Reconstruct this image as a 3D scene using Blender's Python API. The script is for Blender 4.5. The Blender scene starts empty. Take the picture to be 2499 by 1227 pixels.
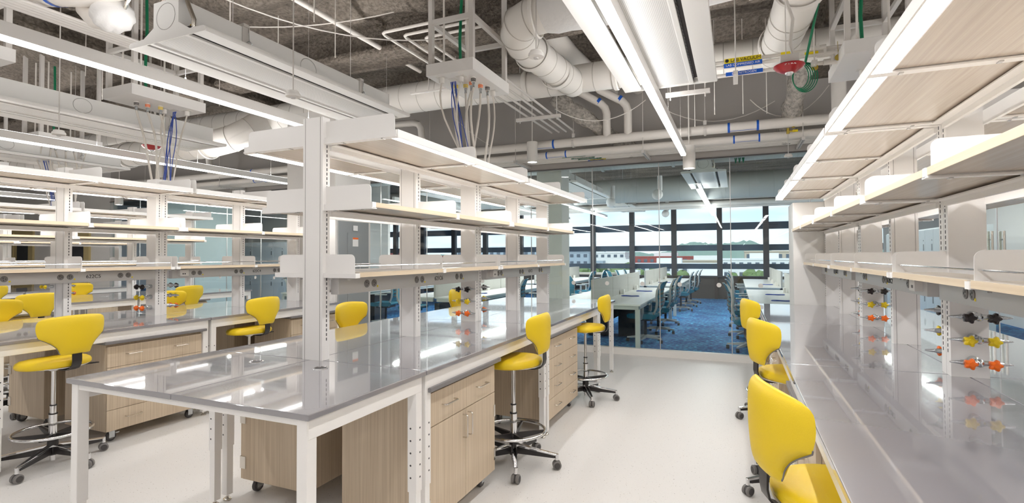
import bpy, math, random
from mathutils import Vector, Matrix
random.seed(7)
PI = math.pi
COL = bpy.context.scene.collection
R = math.radians

# ------------------------------------------------------------------ materials
def new_mat(name):
    m = bpy.data.materials.new(name); m.use_nodes = True
    nt = m.node_tree; nt.nodes.clear()
    out = nt.nodes.new('ShaderNodeOutputMaterial')
    return m, nt, out

def pbr(name, col, rough=0.5, metal=0.0, spec=0.5, coat=0.0, bump=0.0, bscale=200.0, emis=None, estr=0.0, trans=0.0):
    m, nt, out = new_mat(name)
    b = nt.nodes.new('ShaderNodeBsdfPrincipled')
    b.inputs['Base Color'].default_value = (*col, 1)
    b.inputs['Roughness'].default_value = rough
    b.inputs['Metallic'].default_value = metal
    b.inputs['Specular IOR Level'].default_value = spec
    b.inputs['Coat Weight'].default_value = coat
    b.inputs['Transmission Weight'].default_value = trans
    if emis:
        b.inputs['Emission Color'].default_value = (*emis, 1)
        b.inputs['Emission Strength'].default_value = estr
    if bump:
        tc = nt.nodes.new('ShaderNodeTexCoord')
        n = nt.nodes.new('ShaderNodeTexNoise'); n.inputs['Scale'].default_value = bscale
        n.inputs['Detail'].default_value = 3
        bp = nt.nodes.new('ShaderNodeBump'); bp.inputs['Strength'].default_value = bump; bp.inputs['Distance'].default_value = .01
        nt.links.new(tc.outputs['Object'], n.inputs['Vector'])
        nt.links.new(n.outputs['Fac'], bp.inputs['Height']); nt.links.new(bp.outputs['Normal'], b.inputs['Normal'])
    nt.links.new(b.outputs[0], out.inputs[0])
    return m

def ramp(nt, fac, stops, interp='LINEAR'):
    r = nt.nodes.new('ShaderNodeValToRGB'); cr = r.color_ramp; cr.interpolation = interp
    while len(cr.elements) < len(stops): cr.elements.new(.5)
    for e, (p, c) in zip(cr.elements, stops):
        e.position = p; e.color = (*c, 1)
    nt.links.new(fac, r.inputs[0]); return r.outputs[0]

def wood(name, c1, c2, rough=.45, grain_axis='Z', spec=.3):
    m, nt, out = new_mat(name)
    b = nt.nodes.new('ShaderNodeBsdfPrincipled')
    tc = nt.nodes.new('ShaderNodeTexCoord'); mp = nt.nodes.new('ShaderNodeMapping')
    s = [90, 90, 90]; s['XYZ'.index(grain_axis)] = 1.2
    mp.inputs['Scale'].default_value = s
    n = nt.nodes.new('ShaderNodeTexNoise'); n.inputs['Scale'].default_value = 1.0; n.inputs['Detail'].default_value = 4
    n.inputs['Roughness'].default_value = .6
    nt.links.new(tc.outputs['Object'], mp.inputs[0]); nt.links.new(mp.outputs[0], n.inputs['Vector'])
    c = ramp(nt, n.outputs['Fac'], [(.3, c1), (.7, c2)])
    nt.links.new(c, b.inputs['Base Color'])
    b.inputs['Roughness'].default_value = rough; b.inputs['Specular IOR Level'].default_value = spec
    nt.links.new(b.outputs[0], out.inputs[0]); return m

M = {}
M['white'] = pbr('white_painted_metal', (.90, .885, .87), .36)
M['whiteplastic'] = pbr('white_plastic', (.82, .80, .77), .45)
M['beam'] = pbr('chilled_beam_white', (.94, .935, .92), .4)
M['ductseam'] = pbr('duct_seam', (.50, .47, .43), .6)
M['officeduct'] = pbr('office_duct', (.48, .50, .485), .5)
M['seam'] = pbr('dark_seam', (.12, .11, .105), .6)
M['slot'] = pbr('dark_slot', (.045, .045, .05), .6)
M['rail'] = pbr('power_rail_grey', (.60, .59, .58), .4, .25)
M['alum'] = pbr('brushed_aluminium', (.62, .61, .60), .32, .8)
M['epoxy'] = pbr('grey_epoxy_resin', (.27, .262, .283), .25, 0, .5, coat=1.0)
for nd in M['epoxy'].node_tree.nodes:
    if nd.type == 'BSDF_PRINCIPLED': nd.inputs['Coat IOR'].default_value = 1.8; nd.inputs['Coat Roughness'].default_value = .035
M['epoxyedge'] = pbr('grey_epoxy_edge', (.205, .195, .20), .4)
M['wood'] = wood('rift_oak_laminate', (.53, .42, .30), (.70, .585, .445))
M['woodedge'] = wood('pale_wood_edge', (.66, .53, .38), (.76, .64, .48), .4, 'Y')
M['shelfwood'] = wood('shelf_laminate', (.47, .40, .34), (.56, .49, .42), .22, 'Y', .5)
M['shelftop'] = pbr('shelf_top_laminate', (.74, .68, .60), .3)
M['yellow'] = pbr('yellow_vinyl', (.82, .585, .018), .42, 0, .4, bump=.12, bscale=300)
M['chrome'] = pbr('chrome', (.78, .78, .79), .08, 1)
M['steel'] = pbr('satin_steel', (.68, .64, .58), .25, 1)
M['zinc'] = pbr('zinc', (.60, .63, .65), .25, .9)
M['black'] = pbr('black_plastic', (.025, .022, .022), .4)
M['rubber'] = pbr('dark_rubber', (.07, .065, .065), .6)
M['greyrubber'] = pbr('grey_tread', (.19, .18, .175), .6)
M['knobblack'] = pbr('black_knob', (.02, .012, .012), .25)
M['knobyellow'] = pbr('yellow_knob', (.87, .64, .01), .3)
M['knoborange'] = pbr('orange_knob', (.95, .17, .01), .3)
M['duct'] = pbr('painted_duct', (.82, .79, .75), .5)
M['foil'] = pbr('white_wrap', (.78, .77, .76), .5, 0, bump=.9, bscale=16)
M['pipe'] = pbr('painted_pipe', (.84, .80, .755), .5)
M['strut'] = pbr('painted_strut', (.66, .63, .60), .5)
M['blue'] = pbr('blue_tape', (.01, .12, .62), .4)
M['bluecable'] = pbr('blue_cable', (.03, .08, .42), .4)
M['green'] = pbr('green_cable', (.005, .20, .09), .4)
M['greenlabel'] = pbr('green_label', (.01, .22, .11), .5)
M['yellowlabel'] = pbr('yellow_label', (.90, .72, .01), .5)
M['brass'] = pbr('brass', (.62, .47, .10), .3, .9)
M['hose'] = pbr('white_hose', (.74, .70, .645), .45)
M['red'] = pbr('fire_red', (.42, .012, .02), .3, coat=.4)
M['clear'] = pbr('clear_lens', (.8, .8, .82), .05, .6)
M['ink'] = pbr('black_ink', (.02, .02, .02), .5)
M['whiteink'] = pbr('white_ink', (.9, .9, .9), .5)
M['outlet'] = pbr('grey_outlet', (.22, .21, .20), .4)
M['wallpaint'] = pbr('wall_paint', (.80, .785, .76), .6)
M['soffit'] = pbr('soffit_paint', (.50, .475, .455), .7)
M['panelgrey'] = pbr('panel_grey', (.30, .32, .33), .4)
M['lampglow'] = pbr('led_diffuser', (1, 1, 1), .5, emis=(1, .985, .968), estr=4.0)
M['lampoffice'] = pbr('office_led_diffuser', (1, 1, 1), .5, emis=(1, .98, .96), estr=4.0)
M['lampglow2'] = pbr('shelf_led_diffuser', (1, 1, 1), .5, emis=(1, .985, .97), estr=4.0)
M['uplight'] = pbr('led_uplight', (1, 1, 1), .5, emis=(1, .98, .955), estr=4.0)
M['spotglow'] = pbr('downlight_lens', (1, 1, 1), .5, emis=(1, .96, .9), estr=20.0)
M['frame'] = pbr('dark_bronze_frame', (.075, .075, .085), .5)
M['darkwall'] = pbr('dark_spandrel', (.115, .10, .09), .6)
M['louvre'] = pbr('dark_louvre', (.10, .14, .20), .5)
M['deskwhite'] = pbr('desk_white', (.84, .84, .81), .3)
M['deskedge'] = pbr('desk_edge', (.55, .53, .43), .4)
M['deskmetal'] = pbr('desk_metal', (.62, .65, .62), .4, .2)
M['divider'] = pbr('divider_fabric', (.56, .555, .52), .8)
M['teal'] = pbr('teal_mesh', (.015, .20, .30), .7)
M['chairgrey'] = pbr('chair_grey', (.50, .52, .52), .35, .3)
M['chairdark'] = pbr('chair_dark', (.035, .04, .05), .5)
M['locker'] = pbr('locker_white', (.78, .82, .83), .4)
M['yellowdoor'] = pbr('straw_door', (.56, .45, .22), .5)
M['brownpost'] = pbr('brown_bracing', (.09, .07, .06), .6)
M['ledge'] = pbr('whiteboard', (.62, .72, .70), .5)

def glass_mat(name, tint, refl=1.5):
    m, nt, out = new_mat(name)
    t = nt.nodes.new('ShaderNodeBsdfTransparent'); t.inputs[0].default_value = (*tint, 1)
    g = nt.nodes.new('ShaderNodeBsdfGlossy'); g.inputs['Roughness'].default_value = 0.0
    f = nt.nodes.new('ShaderNodeFresnel')
    gm = nt.nodes.new('ShaderNodeNewGeometry'); ma = nt.nodes.new('ShaderNodeMath'); ma.operation = 'MULTIPLY_ADD'   # same thin-sheet reflectance on both faces of the pane
    ma.inputs[1].default_value = 1/refl-refl; ma.inputs[2].default_value = refl
    nt.links.new(gm.outputs['Backfacing'], ma.inputs[0]); nt.links.new(ma.outputs[0], f.inputs[0])
    mx = nt.nodes.new('ShaderNodeMixShader')
    nt.links.new(f.outputs[0], mx.inputs[0]); nt.links.new(t.outputs[0], mx.inputs[1]); nt.links.new(g.outputs[0], mx.inputs[2])
    nt.links.new(mx.outputs[0], out.inputs[0]); return m
M['glass'] = glass_mat('partition_glass', (.94, .98, .97), 1.42)
M['winglass'] = glass_mat('window_glass', (.93, .97, 1.0), 1.4)

def floor_mat():
    m, nt, out = new_mat('speckled_terrazzo_floor')
    b = nt.nodes.new('ShaderNodeBsdfPrincipled')
    tc = nt.nodes.new('ShaderNodeTexCoord')
    v = nt.nodes.new('ShaderNodeTexVoronoi'); v.inputs['Scale'].default_value = 45
    n = nt.nodes.new('ShaderNodeTexNoise'); n.inputs['Scale'].default_value = 90; n.inputs['Detail'].default_value = 1
    nt.links.new(tc.outputs['Object'], v.inputs['Vector']); nt.links.new(tc.outputs['Object'], n.inputs['Vector'])
    v2 = nt.nodes.new('ShaderNodeTexVoronoi'); v2.inputs['Scale'].default_value = 110
    nt.links.new(tc.outputs['Object'], v2.inputs['Vector'])
    sp = ramp(nt, v.outputs['Distance'], [(.09, (.36, .33, .30)), (.15, (1, 1, 1))])
    sp2 = ramp(nt, v2.outputs['Distance'], [(.12, (.66, .62, .58)), (.2, (1, 1, 1))])
    gate = ramp(nt, n.outputs['Fac'], [(.50, (1, 1, 1)), (.56, (0, 0, 0))])
    mx = nt.nodes.new('ShaderNodeMixRGB'); mx.blend_type = 'MULTIPLY'; mx.inputs[0].default_value = 1
    nt.links.new(sp, mx.inputs[1]); nt.links.new(sp2, mx.inputs[2])
    g2 = nt.nodes.new('ShaderNodeMixRGB'); g2.blend_type = 'MIX'
    nt.links.new(gate, g2.inputs[0]); g2.inputs[2].default_value = (1, 1, 1, 1); nt.links.new(mx.outputs[0], g2.inputs[1])
    base = nt.nodes.new('ShaderNodeMixRGB'); base.blend_type = 'MULTIPLY'; base.inputs[0].default_value = 1
    base.inputs[1].default_value = (.76, .74, .72, 1); nt.links.new(g2.outputs[0], base.inputs[2])
    nt.links.new(base.outputs[0], b.inputs['Base Color'])
    b.inputs['Roughness'].default_value = .42; b.inputs['Specular IOR Level'].default_value = .35
    nt.links.new(b.outputs[0], out.inputs[0]); return m
M['floor'] = floor_mat()

def carpet_mat():
    m, nt, out = new_mat('blue_patterned_carpet')
    b = nt.nodes.new('ShaderNodeBsdfPrincipled')
    tc = nt.nodes.new('ShaderNodeTexCoord'); mp = nt.nodes.new('ShaderNodeMapping'); mp.inputs['Scale'].default_value = (14, 60, 1)
    n = nt.nodes.new('ShaderNodeTexNoise'); n.inputs['Scale'].default_value = 1; n.inputs['Detail'].default_value = 3
    nt.links.new(tc.outputs['Object'], mp.inputs[0]); nt.links.new(mp.outputs[0], n.inputs['Vector'])
    n2 = nt.nodes.new('ShaderNodeTexNoise'); n2.inputs['Scale'].default_value = 2.2; n2.inputs['Detail'].default_value = 2
    nt.links.new(tc.outputs['Object'], n2.inputs['Vector'])
    c = ramp(nt, n.outputs['Fac'], [(.40, (.025, .06, .22)), (.52, (.035, .15, .46)), (.60, (.12, .58, .86))])
    c2 = ramp(nt, n2.outputs['Fac'], [(.35, (.6, .65, .8)), (.65, (1.3, 1.25, 1.15))])
    mx = nt.nodes.new('ShaderNodeMixRGB'); mx.blend_type = 'MULTIPLY'; mx.inputs[0].default_value = 1
    nt.links.new(c, mx.inputs[1]); nt.links.new(c2, mx.inputs[2])
    nt.links.new(mx.outputs[0], b.inputs['Base Color']); b.inputs['Roughness'].default_value = .9
    nt.links.new(b.outputs[0], out.inputs[0]); return m
M['carpet'] = carpet_mat()

def fireproof_mat(name, c1, c2):
    m, nt, out = new_mat(name)
    b = nt.nodes.new('ShaderNodeBsdfPrincipled')
    tc = nt.nodes.new('ShaderNodeTexCoord')
    n = nt.nodes.new('ShaderNodeTexNoise'); n.inputs['Scale'].default_value = 26; n.inputs['Detail'].default_value = 5
    n2 = nt.nodes.new('ShaderNodeTexNoise'); n2.inputs['Scale'].default_value = 1.6; n2.inputs['Detail'].default_value = 4
    mp = nt.nodes.new('ShaderNodeMapping'); mp.inputs['Scale'].default_value = (.5, 1.6, 1)
    nt.links.new(tc.outputs['Object'], n.inputs['Vector']); nt.links.new(tc.outputs['Object'], mp.inputs[0]); nt.links.new(mp.outputs[0], n2.inputs['Vector'])
    c = ramp(nt, n2.outputs['Fac'], [(.35, c1), (.65, c2)])
    k = ramp(nt, n.outputs['Fac'], [(.3, (.6, .6, .6)), (.65, (1.15, 1.15, 1.15))])
    mx = nt.nodes.new('ShaderNodeMixRGB'); mx.blend_type = 'MULTIPLY'; mx.inputs[0].default_value = 1
    nt.links.new(c, mx.inputs[1]); nt.links.new(k, mx.inputs[2]); nt.links.new(mx.outputs[0], b.inputs['Base Color'])
    b.inputs['Roughness'].default_value = .95; b.inputs['Specular IOR Level'].default_value = .1
    bp = nt.nodes.new('ShaderNodeBump'); bp.inputs['Strength'].default_value = 1.0; bp.inputs['Distance'].default_value = .05
    nt.links.new(n.outputs['Fac'], bp.inputs['Height']); nt.links.new(bp.outputs[0], b.inputs['Normal'])
    nt.links.new(b.outputs[0], out.inputs[0]); return m
M['fireproof'] = fireproof_mat('sprayed_fireproofing', (.165, .14, .118), (.315, .275, .235))
M['fireproof2'] = fireproof_mat('pale_sprayed_fireproofing', (.45, .42, .38), (.62, .58, .53))

def perforated_mat():
    m, nt, out = new_mat('perforated_metal')
    b = nt.nodes.new('ShaderNodeBsdfPrincipled')
    tc = nt.nodes.new('ShaderNodeTexCoord'); mp = nt.nodes.new('ShaderNodeMapping'); mp.inputs['Scale'].default_value = (110, 110, 0)
    sx = nt.nodes.new('ShaderNodeSeparateXYZ'); nt.links.new(tc.outputs['Object'], mp.inputs[0]); nt.links.new(mp.outputs[0], sx.inputs[0])
    vs = []
    for i in (0, 1):
        w = nt.nodes.new('ShaderNodeMath'); w.operation = 'FRACT'; nt.links.new(sx.outputs[i], w.inputs[0])
        s = nt.nodes.new('ShaderNodeMath'); s.operation = 'SUBTRACT'; nt.links.new(w.outputs[0], s.inputs[0]); s.inputs[1].default_value = .5
        a = nt.nodes.new('ShaderNodeMath'); a.operation = 'MULTIPLY'; nt.links.new(s.outputs[0], a.inputs[0]); nt.links.new(s.outputs[0], a.inputs[1]); vs.append(a)
    d = nt.nodes.new('ShaderNodeMath'); d.operation = 'ADD'; nt.links.new(vs[0].outputs[0], d.inputs[0]); nt.links.new(vs[1].outputs[0], d.inputs[1])
    c = ramp(nt, d.outputs[0], [(.05, (.36, .36, .37)), (.085, (.84, .835, .82))])
    nt.links.new(c, b.inputs['Base Color']); b.inputs['Roughness'].default_value = .4
    nt.links.new(b.outputs[0], out.inputs[0]); return m
M['perf'] = perforated_mat()

for k_ in ('lampglow', 'lampglow2', 'lampoffice', 'uplight'): M[k_].cycles.emission_sampling = 'NONE'   # the lamps below do the lighting
def lamp(parent, loc, sx, sy, rot, radiance, col=(1, .985, .965)):
    l = bpy.data.lights.new('lamp', 'AREA'); l.shape = 'RECTANGLE'; l.size = sx; l.size_y = sy; l.energy = radiance*sx*sy*PI; l.color = col
    o = bpy.data.objects.new('lamp', l); COL.objects.link(o); o.parent = parent; o.location = loc; o.rotation_euler = rot
    return o
# ------------------------------------------------------------------ geometry collector
class B:
    def __init__(s): s.v = []; s.f = []; s.m = []
    def add(s, vs, fs, mi=0):
        o = len(s.v); s.v += [tuple(p) for p in vs]; s.f += [tuple(i+o for i in f) for f in fs]; s.m += [mi]*len(fs); return s
    def box(s, x0, x1, y0, y1, z0, z1, mi=0):
        if x0 > x1: x0, x1 = x1, x0
        if y0 > y1: y0, y1 = y1, y0
        if z0 > z1: z0, z1 = z1, z0
        vs = [(x, y, z) for z in (z0, z1) for y in (y0, y1) for x in (x0, x1)]
        return s.add(vs, [(0, 2, 3, 1), (4, 5, 7, 6), (0, 1, 5, 4), (2, 6, 7, 3), (0, 4, 6, 2), (1, 3, 7, 5)], mi)
    def cyl(s, p0, p1, r0, r1=None, n=12, mi=0, cap=True):
        if r1 is None: r1 = r0
        return s.rings([p0, p1], [r0, r1], n, mi, cap)
    def rings(s, pts, rad, n=12, mi=0, cap=True, closed=False):
        pts = [Vector(p) for p in pts]
        if not hasattr(rad, '__len__'): rad = [rad]*len(pts)
        L = len(pts); up = None; fr = []
        for i in range(L):
            if closed: d = pts[(i+1) % L]-pts[i-1]
            elif i == 0: d = pts[1]-pts[0]
            elif i == L-1: d = pts[-1]-pts[-2]
            else: d = (pts[i+1]-pts[i]).normalized()+(pts[i]-pts[i-1]).normalized()
            if d.length < 1e-9: d = Vector((0, 0, 1))
            d.normalize()
            if up is None: up = Vector((0, 0, 1)) if abs(d.z) < .9 else Vector((1, 0, 0))
            a = d.cross(up)
            if a.length < 1e-6: a = d.cross(Vector((0, 1, 0)))
            a.normalize(); b = a.cross(d).normalized(); up = b; fr.append((a, b))
        vs = []
        for i in range(L):
            a, b = fr[i]
            for k in range(n):
                t = 2*PI*k/n; vs.append(pts[i]+(a*math.cos(t)+b*math.sin(t))*rad[i])
        fs = []
        for i in range(L if closed else L-1):
            j = (i+1) % L
            for k in range(n):
                k2 = (k+1) % n; fs.append((i*n+k, i*n+k2, j*n+k2, j*n+k))
        if cap and not closed:
            fs.append(tuple(range(n-1, -1, -1))); fs.append(tuple((L-1)*n+k for k in range(n)))
        return s.add(vs, fs, mi)
    def lathe(s, prof, n=24, c=(0, 0, 0), mi=0, axis='Z', cap=True):
        vs = []; L = len(prof)
        for r, z in prof:
            for k in range(n):
                t = 2*PI*k/n; x, y = r*math.cos(t), r*math.sin(t)
                p = (x, y, z) if axis == 'Z' else ((z, x, y) if axis == 'X' else (x, z, y))
                vs.append((p[0]+c[0], p[1]+c[1], p[2]+c[2]))
        fs = [(i*n+k, i*n+(k+1) % n, (i+1)*n+(k+1) % n, (i+1)*n+k) for i in range(L-1) for k in range(n)]
        if cap: fs += [tuple(range(n-1, -1, -1)), tuple((L-1)*n+k for k in range(n))]
        return s.add(vs, fs, mi)
    def prism(s, poly, a0, a1, axis='Y', mi=0):
        n = len(poly); vs = []
        for a in (a0, a1):
            for u, w in poly:
                vs.append((u, a, w) if axis == 'Y' else ((a, u, w) if axis == 'X' else (u, w, a)))
        fs = [tuple(range(n)), tuple(range(2*n-1, n-1, -1))]+[(i, (i+1) % n, n+(i+1) % n, n+i) for i in range(n)]
        return s.add(vs, fs, mi)
    def sphere(s, c, r, n=12, m=8, mi=0, sc=(1, 1, 1)):
        prof = [(math.sin(PI*i/m)*r+1e-5, -math.cos(PI*i/m)*r) for i in range(m+1)]
        o = len(s.v); s.lathe(prof, n, (0, 0, 0), mi)
        for i in range(o, len(s.v)):
            x, y, z = s.v[i]; s.v[i] = (c[0]+x*sc[0], c[1]+y*sc[1], c[2]+z*sc[2])
        return s
    def strip(s, pts, w, t, wdir=(0, 1, 0), mi=0):
        """flat bar swept along pts: width along wdir, thickness t"""
        pts = [Vector(p) for p in pts]; wd = Vector(wdir).normalized(); vs = []
        L = len(pts)
        for i in range(L):
            d = (pts[min(i+1, L-1)]-pts[max(i-1, 0)]).normalized(); nn = d.cross(wd).normalized()
            for a, b in ((-1, -1), (1, -1), (1, 1), (-1, 1)): vs.append(pts[i]+wd*(a*w/2)+nn*(b*t/2))
        fs = [(i*4+k, i*4+(k+1) % 4, i*4+4+(k+1) % 4, i*4+4+k) for i in range(L-1) for k in range(4)]
        fs += [(3, 2, 1, 0), tuple((L-1)*4+k for k in range(4))]
        return s.add(vs, fs, mi)
    def build(s, name, mats, parent=None, bevel=0.0, smooth=False, offset=None, seg=2, angle=40):
        me = bpy.data.meshes.new(name)
        v = s.v
        if offset is not None: v = [(x-offset[0], y-offset[1], z-offset[2]) for x, y, z in v]
        me.from_pydata(v, [], s.f)
        if not isinstance(mats, (list, tuple)): mats = [mats]
        for mm in mats: me.materials.append(M[mm])
        if len(mats) > 1: me.polygons.foreach_set('material_index', s.m)
        if smooth:
            me.polygons.foreach_set('use_smooth', [True]*len(me.polygons)); me.update()
            me.set_sharp_from_angle(angle=R(angle))
        me.update()
        o = bpy.data.objects.new(name, me); COL.objects.link(o)
        if parent is not None: o.parent = parent
        if bevel:
            md = o.modifiers.new('bevel', 'BEVEL'); md.width = bevel; md.segments = seg; md.limit_method = 'ANGLE'; md.angle_limit = R(40)
        return o

def tag(o, label=None, cat=None, group=None, kind=None):
    if label: o['label'] = label
    if cat: o['category'] = cat
    if group: o['group'] = group
    if kind: o['kind'] = kind
    return o
def thing(name, label, cat, loc=(0, 0, 0), rz=0.0, group=None):
    o = bpy.data.objects.new(name, None); COL.objects.link(o); o.location = loc; o.rotation_euler = (0, 0, rz)
    o.empty_display_size = .1
    return tag(o, label, cat, group)
def dup(root, loc, rz=None, label=None, group=None):
    r = root.copy(); COL.objects.link(r); r.location = loc
    if rz is not None: r.rotation_euler = (0, 0, rz)
    if label: r['label'] = label
    if group: r['group'] = group
    for ch in list(root.children):
        c = ch.copy(); COL.objects.link(c); c.parent = r
        for g in list(ch.children):
            d = g.copy(); COL.objects.link(d); d.parent = c
    return r
def text(body, name, size, mat, parent, loc, rot, ext=.0006, align='CENTER'):
    c = bpy.data.curves.new(name, 'FONT'); c.body = body; c.size = size; c.extrude = ext; c.align_x = align; c.align_y = 'CENTER'
    c.materials.append(M[mat]); tmp = bpy.data.objects.new(name+'_curve', c); COL.objects.link(tmp)
    me = bpy.data.meshes.new_from_object(tmp.evaluated_get(bpy.context.evaluated_depsgraph_get())); me.name = name
    bpy.data.objects.remove(tmp); bpy.data.curves.remove(c)
    if not me.materials: me.materials.append(M[mat])
    o = bpy.data.objects.new(name, me); COL.objects.link(o); o.parent = parent; o.location = loc; o.rotation_euler = rot
    return o
def struct(b, name, mats, **k):
    o = b.build(name, mats, **k); o['kind'] = 'structure'; return o
def arc(c, r, a0, a1, n, plane='XZ'):
    out = []
    for i in range(n+1):
        t = a0+(a1-a0)*i/n; u, w = r*math.cos(t), r*math.sin(t)
        out.append((c[0]+u, c[1], c[2]+w) if plane == 'XZ' else ((c[0]+u, c[1]+w, c[2]) if plane == 'XY' else (c[0], c[1]+u, c[2]+w)))
    return out

# ------------------------------------------------------------------ setting
YG = 7.9; YW = 18.9; HC = 4.25
struct(B().box(-27, 6, -12, YG, -.1, 0), 'floor', 'floor')
struct(B().box(-27, 9, YG, YW+.4, -.1, 0.001), 'floor_carpet', 'carpet')
def ceiling():
    b = B(); nx, ny = 150, 250; x0, x1, y0, y1 = -22, 6, -12, YG+.2
    rnd = random.Random(3); ph = [rnd.uniform(0, 6) for _ in range(8)]
    for j in range(ny+1):
        for i in range(nx+1):
            x = x0+(x1-x0)*i/nx; y = y0+(y1-y0)*j/ny
            z = HC-.10*max(0, math.sin(2*PI*y/.75+.35*math.sin(x*1.1+ph[0])))**.6
            z += .03*math.sin(x*2.1+y*1.3+ph[1])+.02*math.sin(x*5.3-y*4.1+ph[2])+rnd.uniform(-.018, .018)
            b.v.append((x, y, z))
    for j in range(ny):
        for i in range(nx):
            a = j*(nx+1)+i; b.f.append((a, a+nx+1, a+nx+2, a+1)); b.m.append(0)
    return b
struct(ceiling(), 'ceiling', 'fireproof', smooth=True, angle=180)
struct(B().box(-27, 9, -12.1, YW+.5, HC+.08, HC+.3), 'ceiling_deck', 'fireproof')
struct(B().box(-27, 9, YG+.2, YW, 4.0, 4.05), 'ceiling_office', 'fireproof')
# fireproofed steel beams under the deck
for nm, a in (('ceiling_beam', (-22, 6, 5.05, 5.3, 3.86, 4.3)), ('ceiling_beam', (-22, 6, .6, .85, 3.86, 4.3)), ('ceiling_beam', (.95, 1.25, -12, YG, 3.8, 4.3)), ('ceiling_beam', (-7.0, -6.72, -12, YG, 3.8, 4.3))):
    b = B(); x0, x1, y0, y1, z0, z1 = a
    b.box(x0, x1, y0, y1, z0+.1, z1); b.box(x0-(.1 if x1-x0 < 1 else 0), x1+(.1 if x1-x0 < 1 else 0), y0-(.1 if x1-x0 > 1 else 0), y1+(.1 if x1-x0 > 1 else 0), z0, z0+.1)
    struct(b, nm, 'fireproof', bevel=.03)
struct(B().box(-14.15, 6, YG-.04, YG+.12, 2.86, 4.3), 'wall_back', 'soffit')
struct(B().box(-14.15, 6, YG-.06, YG-.03, 2.845, 2.862), 'trim_1', 'seam')
struct(B().box(-27, -14.15, YG-.04, YG+.12, 0, 4.3), 'wall_back_left', 'wallpaint')
struct(B().box(-27.1, -27, -12, YW+.4, 0, 4.3), 'wall_left', 'wallpaint')
struct(B().box(4.6, 4.7, -12, YG, 0, 4.3), 'wall_right', 'wallpaint')
struct(B().box(-27, 9, -12.1, -12, 0, 4.3), 'wall_front', 'wallpaint')
struct(B().box(9, 9.1, YG, YW+.4, 0, 4.3), 'wall_office_right', 'wallpaint')
struct(B().box(-14.15, 4.6, YG-.045, YG+.045, 0, .1), 'baseboard_back', 'whiteplastic')
# glass partition: panes between joints, polished edges shown as thin steel joints
xs = [-14.1, -13.06, -12.1, -11.12, -10.1, -9.09, -8.08, -7.06, -6.04, -5.04, -4.05, -3.05, -2.03, -1.03, -.06, .92, 1.9, 2.84, 3.75, 4.6]
for i in range(len(xs)-1):
    struct(B().box(xs[i]+.004, xs[i+1]-.004, YG-.006, YG+.006, .1, 2.85), f'window_{i+1}', 'glass')
    if i: struct(B().box(xs[i]-.005, xs[i]+.005, YG-.009, YG+.009, .1, 2.85), f'trim_{i+2}', 'alum')
# privacy dots on the glass
def dots(x0, x1):
    b = B()
    x = x0
    while x < x1:
        b.lathe([(.032, -.0015), (.032, .0015)], 20, (x, YG-.012, 1.06), axis='Y'); x += .53
    return b
dt = dots(-14.0, 2.5).build('window_dot_markers', 'whiteplastic'); dt['kind'] = 'structure'
# ledge board glass return by the far-left glazing
struct(B().box(-13.2, -13.0, YG+.4, YG+2.6, 0, 2.9), 'wall_office_return', 'ledge')
# column enclosures
struct(B().box(-5.55, -4.72, 5.24, 5.94, 0, 3.40), 'column_left', 'wallpaint', bevel=.003)
struct(B().box(.61, 1.40, 6.76, 7.3, 0, 2.08), 'column_right', 'wallpaint', bevel=.003)
struct(B().box(-3.1, -2.66, 8.3, 8.72, 0, 4.0), 'column_office', 'wallpaint')
# electrical panel on the +X face of the left column enclosure
t = thing('electrical_panel', 'grey electrical panel with orange-topped warning label on the white column enclosure', 'electrical panel', (-4.72, 5.62, 1.5))
B().box(0, .018, -.34, .26, -1.2, .45).build('panel_frame', 'panelgrey', t, bevel=.003)
d = B().box(.018, .026, -.17, .09, -.95, .30).build('door', 'panelgrey', t, bevel=.002)
B().box(.026, .03, .06, .075, -.2, -.14).build('latch', 'alum', d)
B().box(.026, .028, -.07, .02, .33, .40).build('paper_label', 'whiteink', t)
lb = B().box(.026, .028, -.08, .03, .12, .24).build('warning_label', 'whiteink', t)
B().box(.028, .029, -.08, .03, .215, .24).build('orange_band', 'knoborange', lb)
# yellow doors in the far left wall
for i, (x, lab) in enumerate(((-18.0, 'x'), (-15.45, 'y'))):
    fr = struct(B().box(x-.52, x-.44, YG-.09, YG-.04, 0, 2.2).box(x+.44, x+.52, YG-.09, YG-.04, 0, 2.2).box(x-.52, x+.52, YG-.09, YG-.04, 2.2, 2.28), f'door_{i+1}', 'yellowdoor')
    B().box(x-.44, x+.44, YG-.075, YG-.045, 0.01, 2.2).build('door_leaf', 'yellowdoor' if i == 0 else 'yellowdoor', fr)
    B().box(x-.27, x+.27, YG-.082, YG-.07, 1.05, 1.95).build('door_light', 'slot', fr)
    B().cyl((x+.36, YG-.12, 1.0), (x+.36, YG-.08, 1.0), .02).box(x+.26, x+.38, YG-.135, YG-.12, .99, 1.01).build('door_handle', 'steel', fr)

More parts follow.
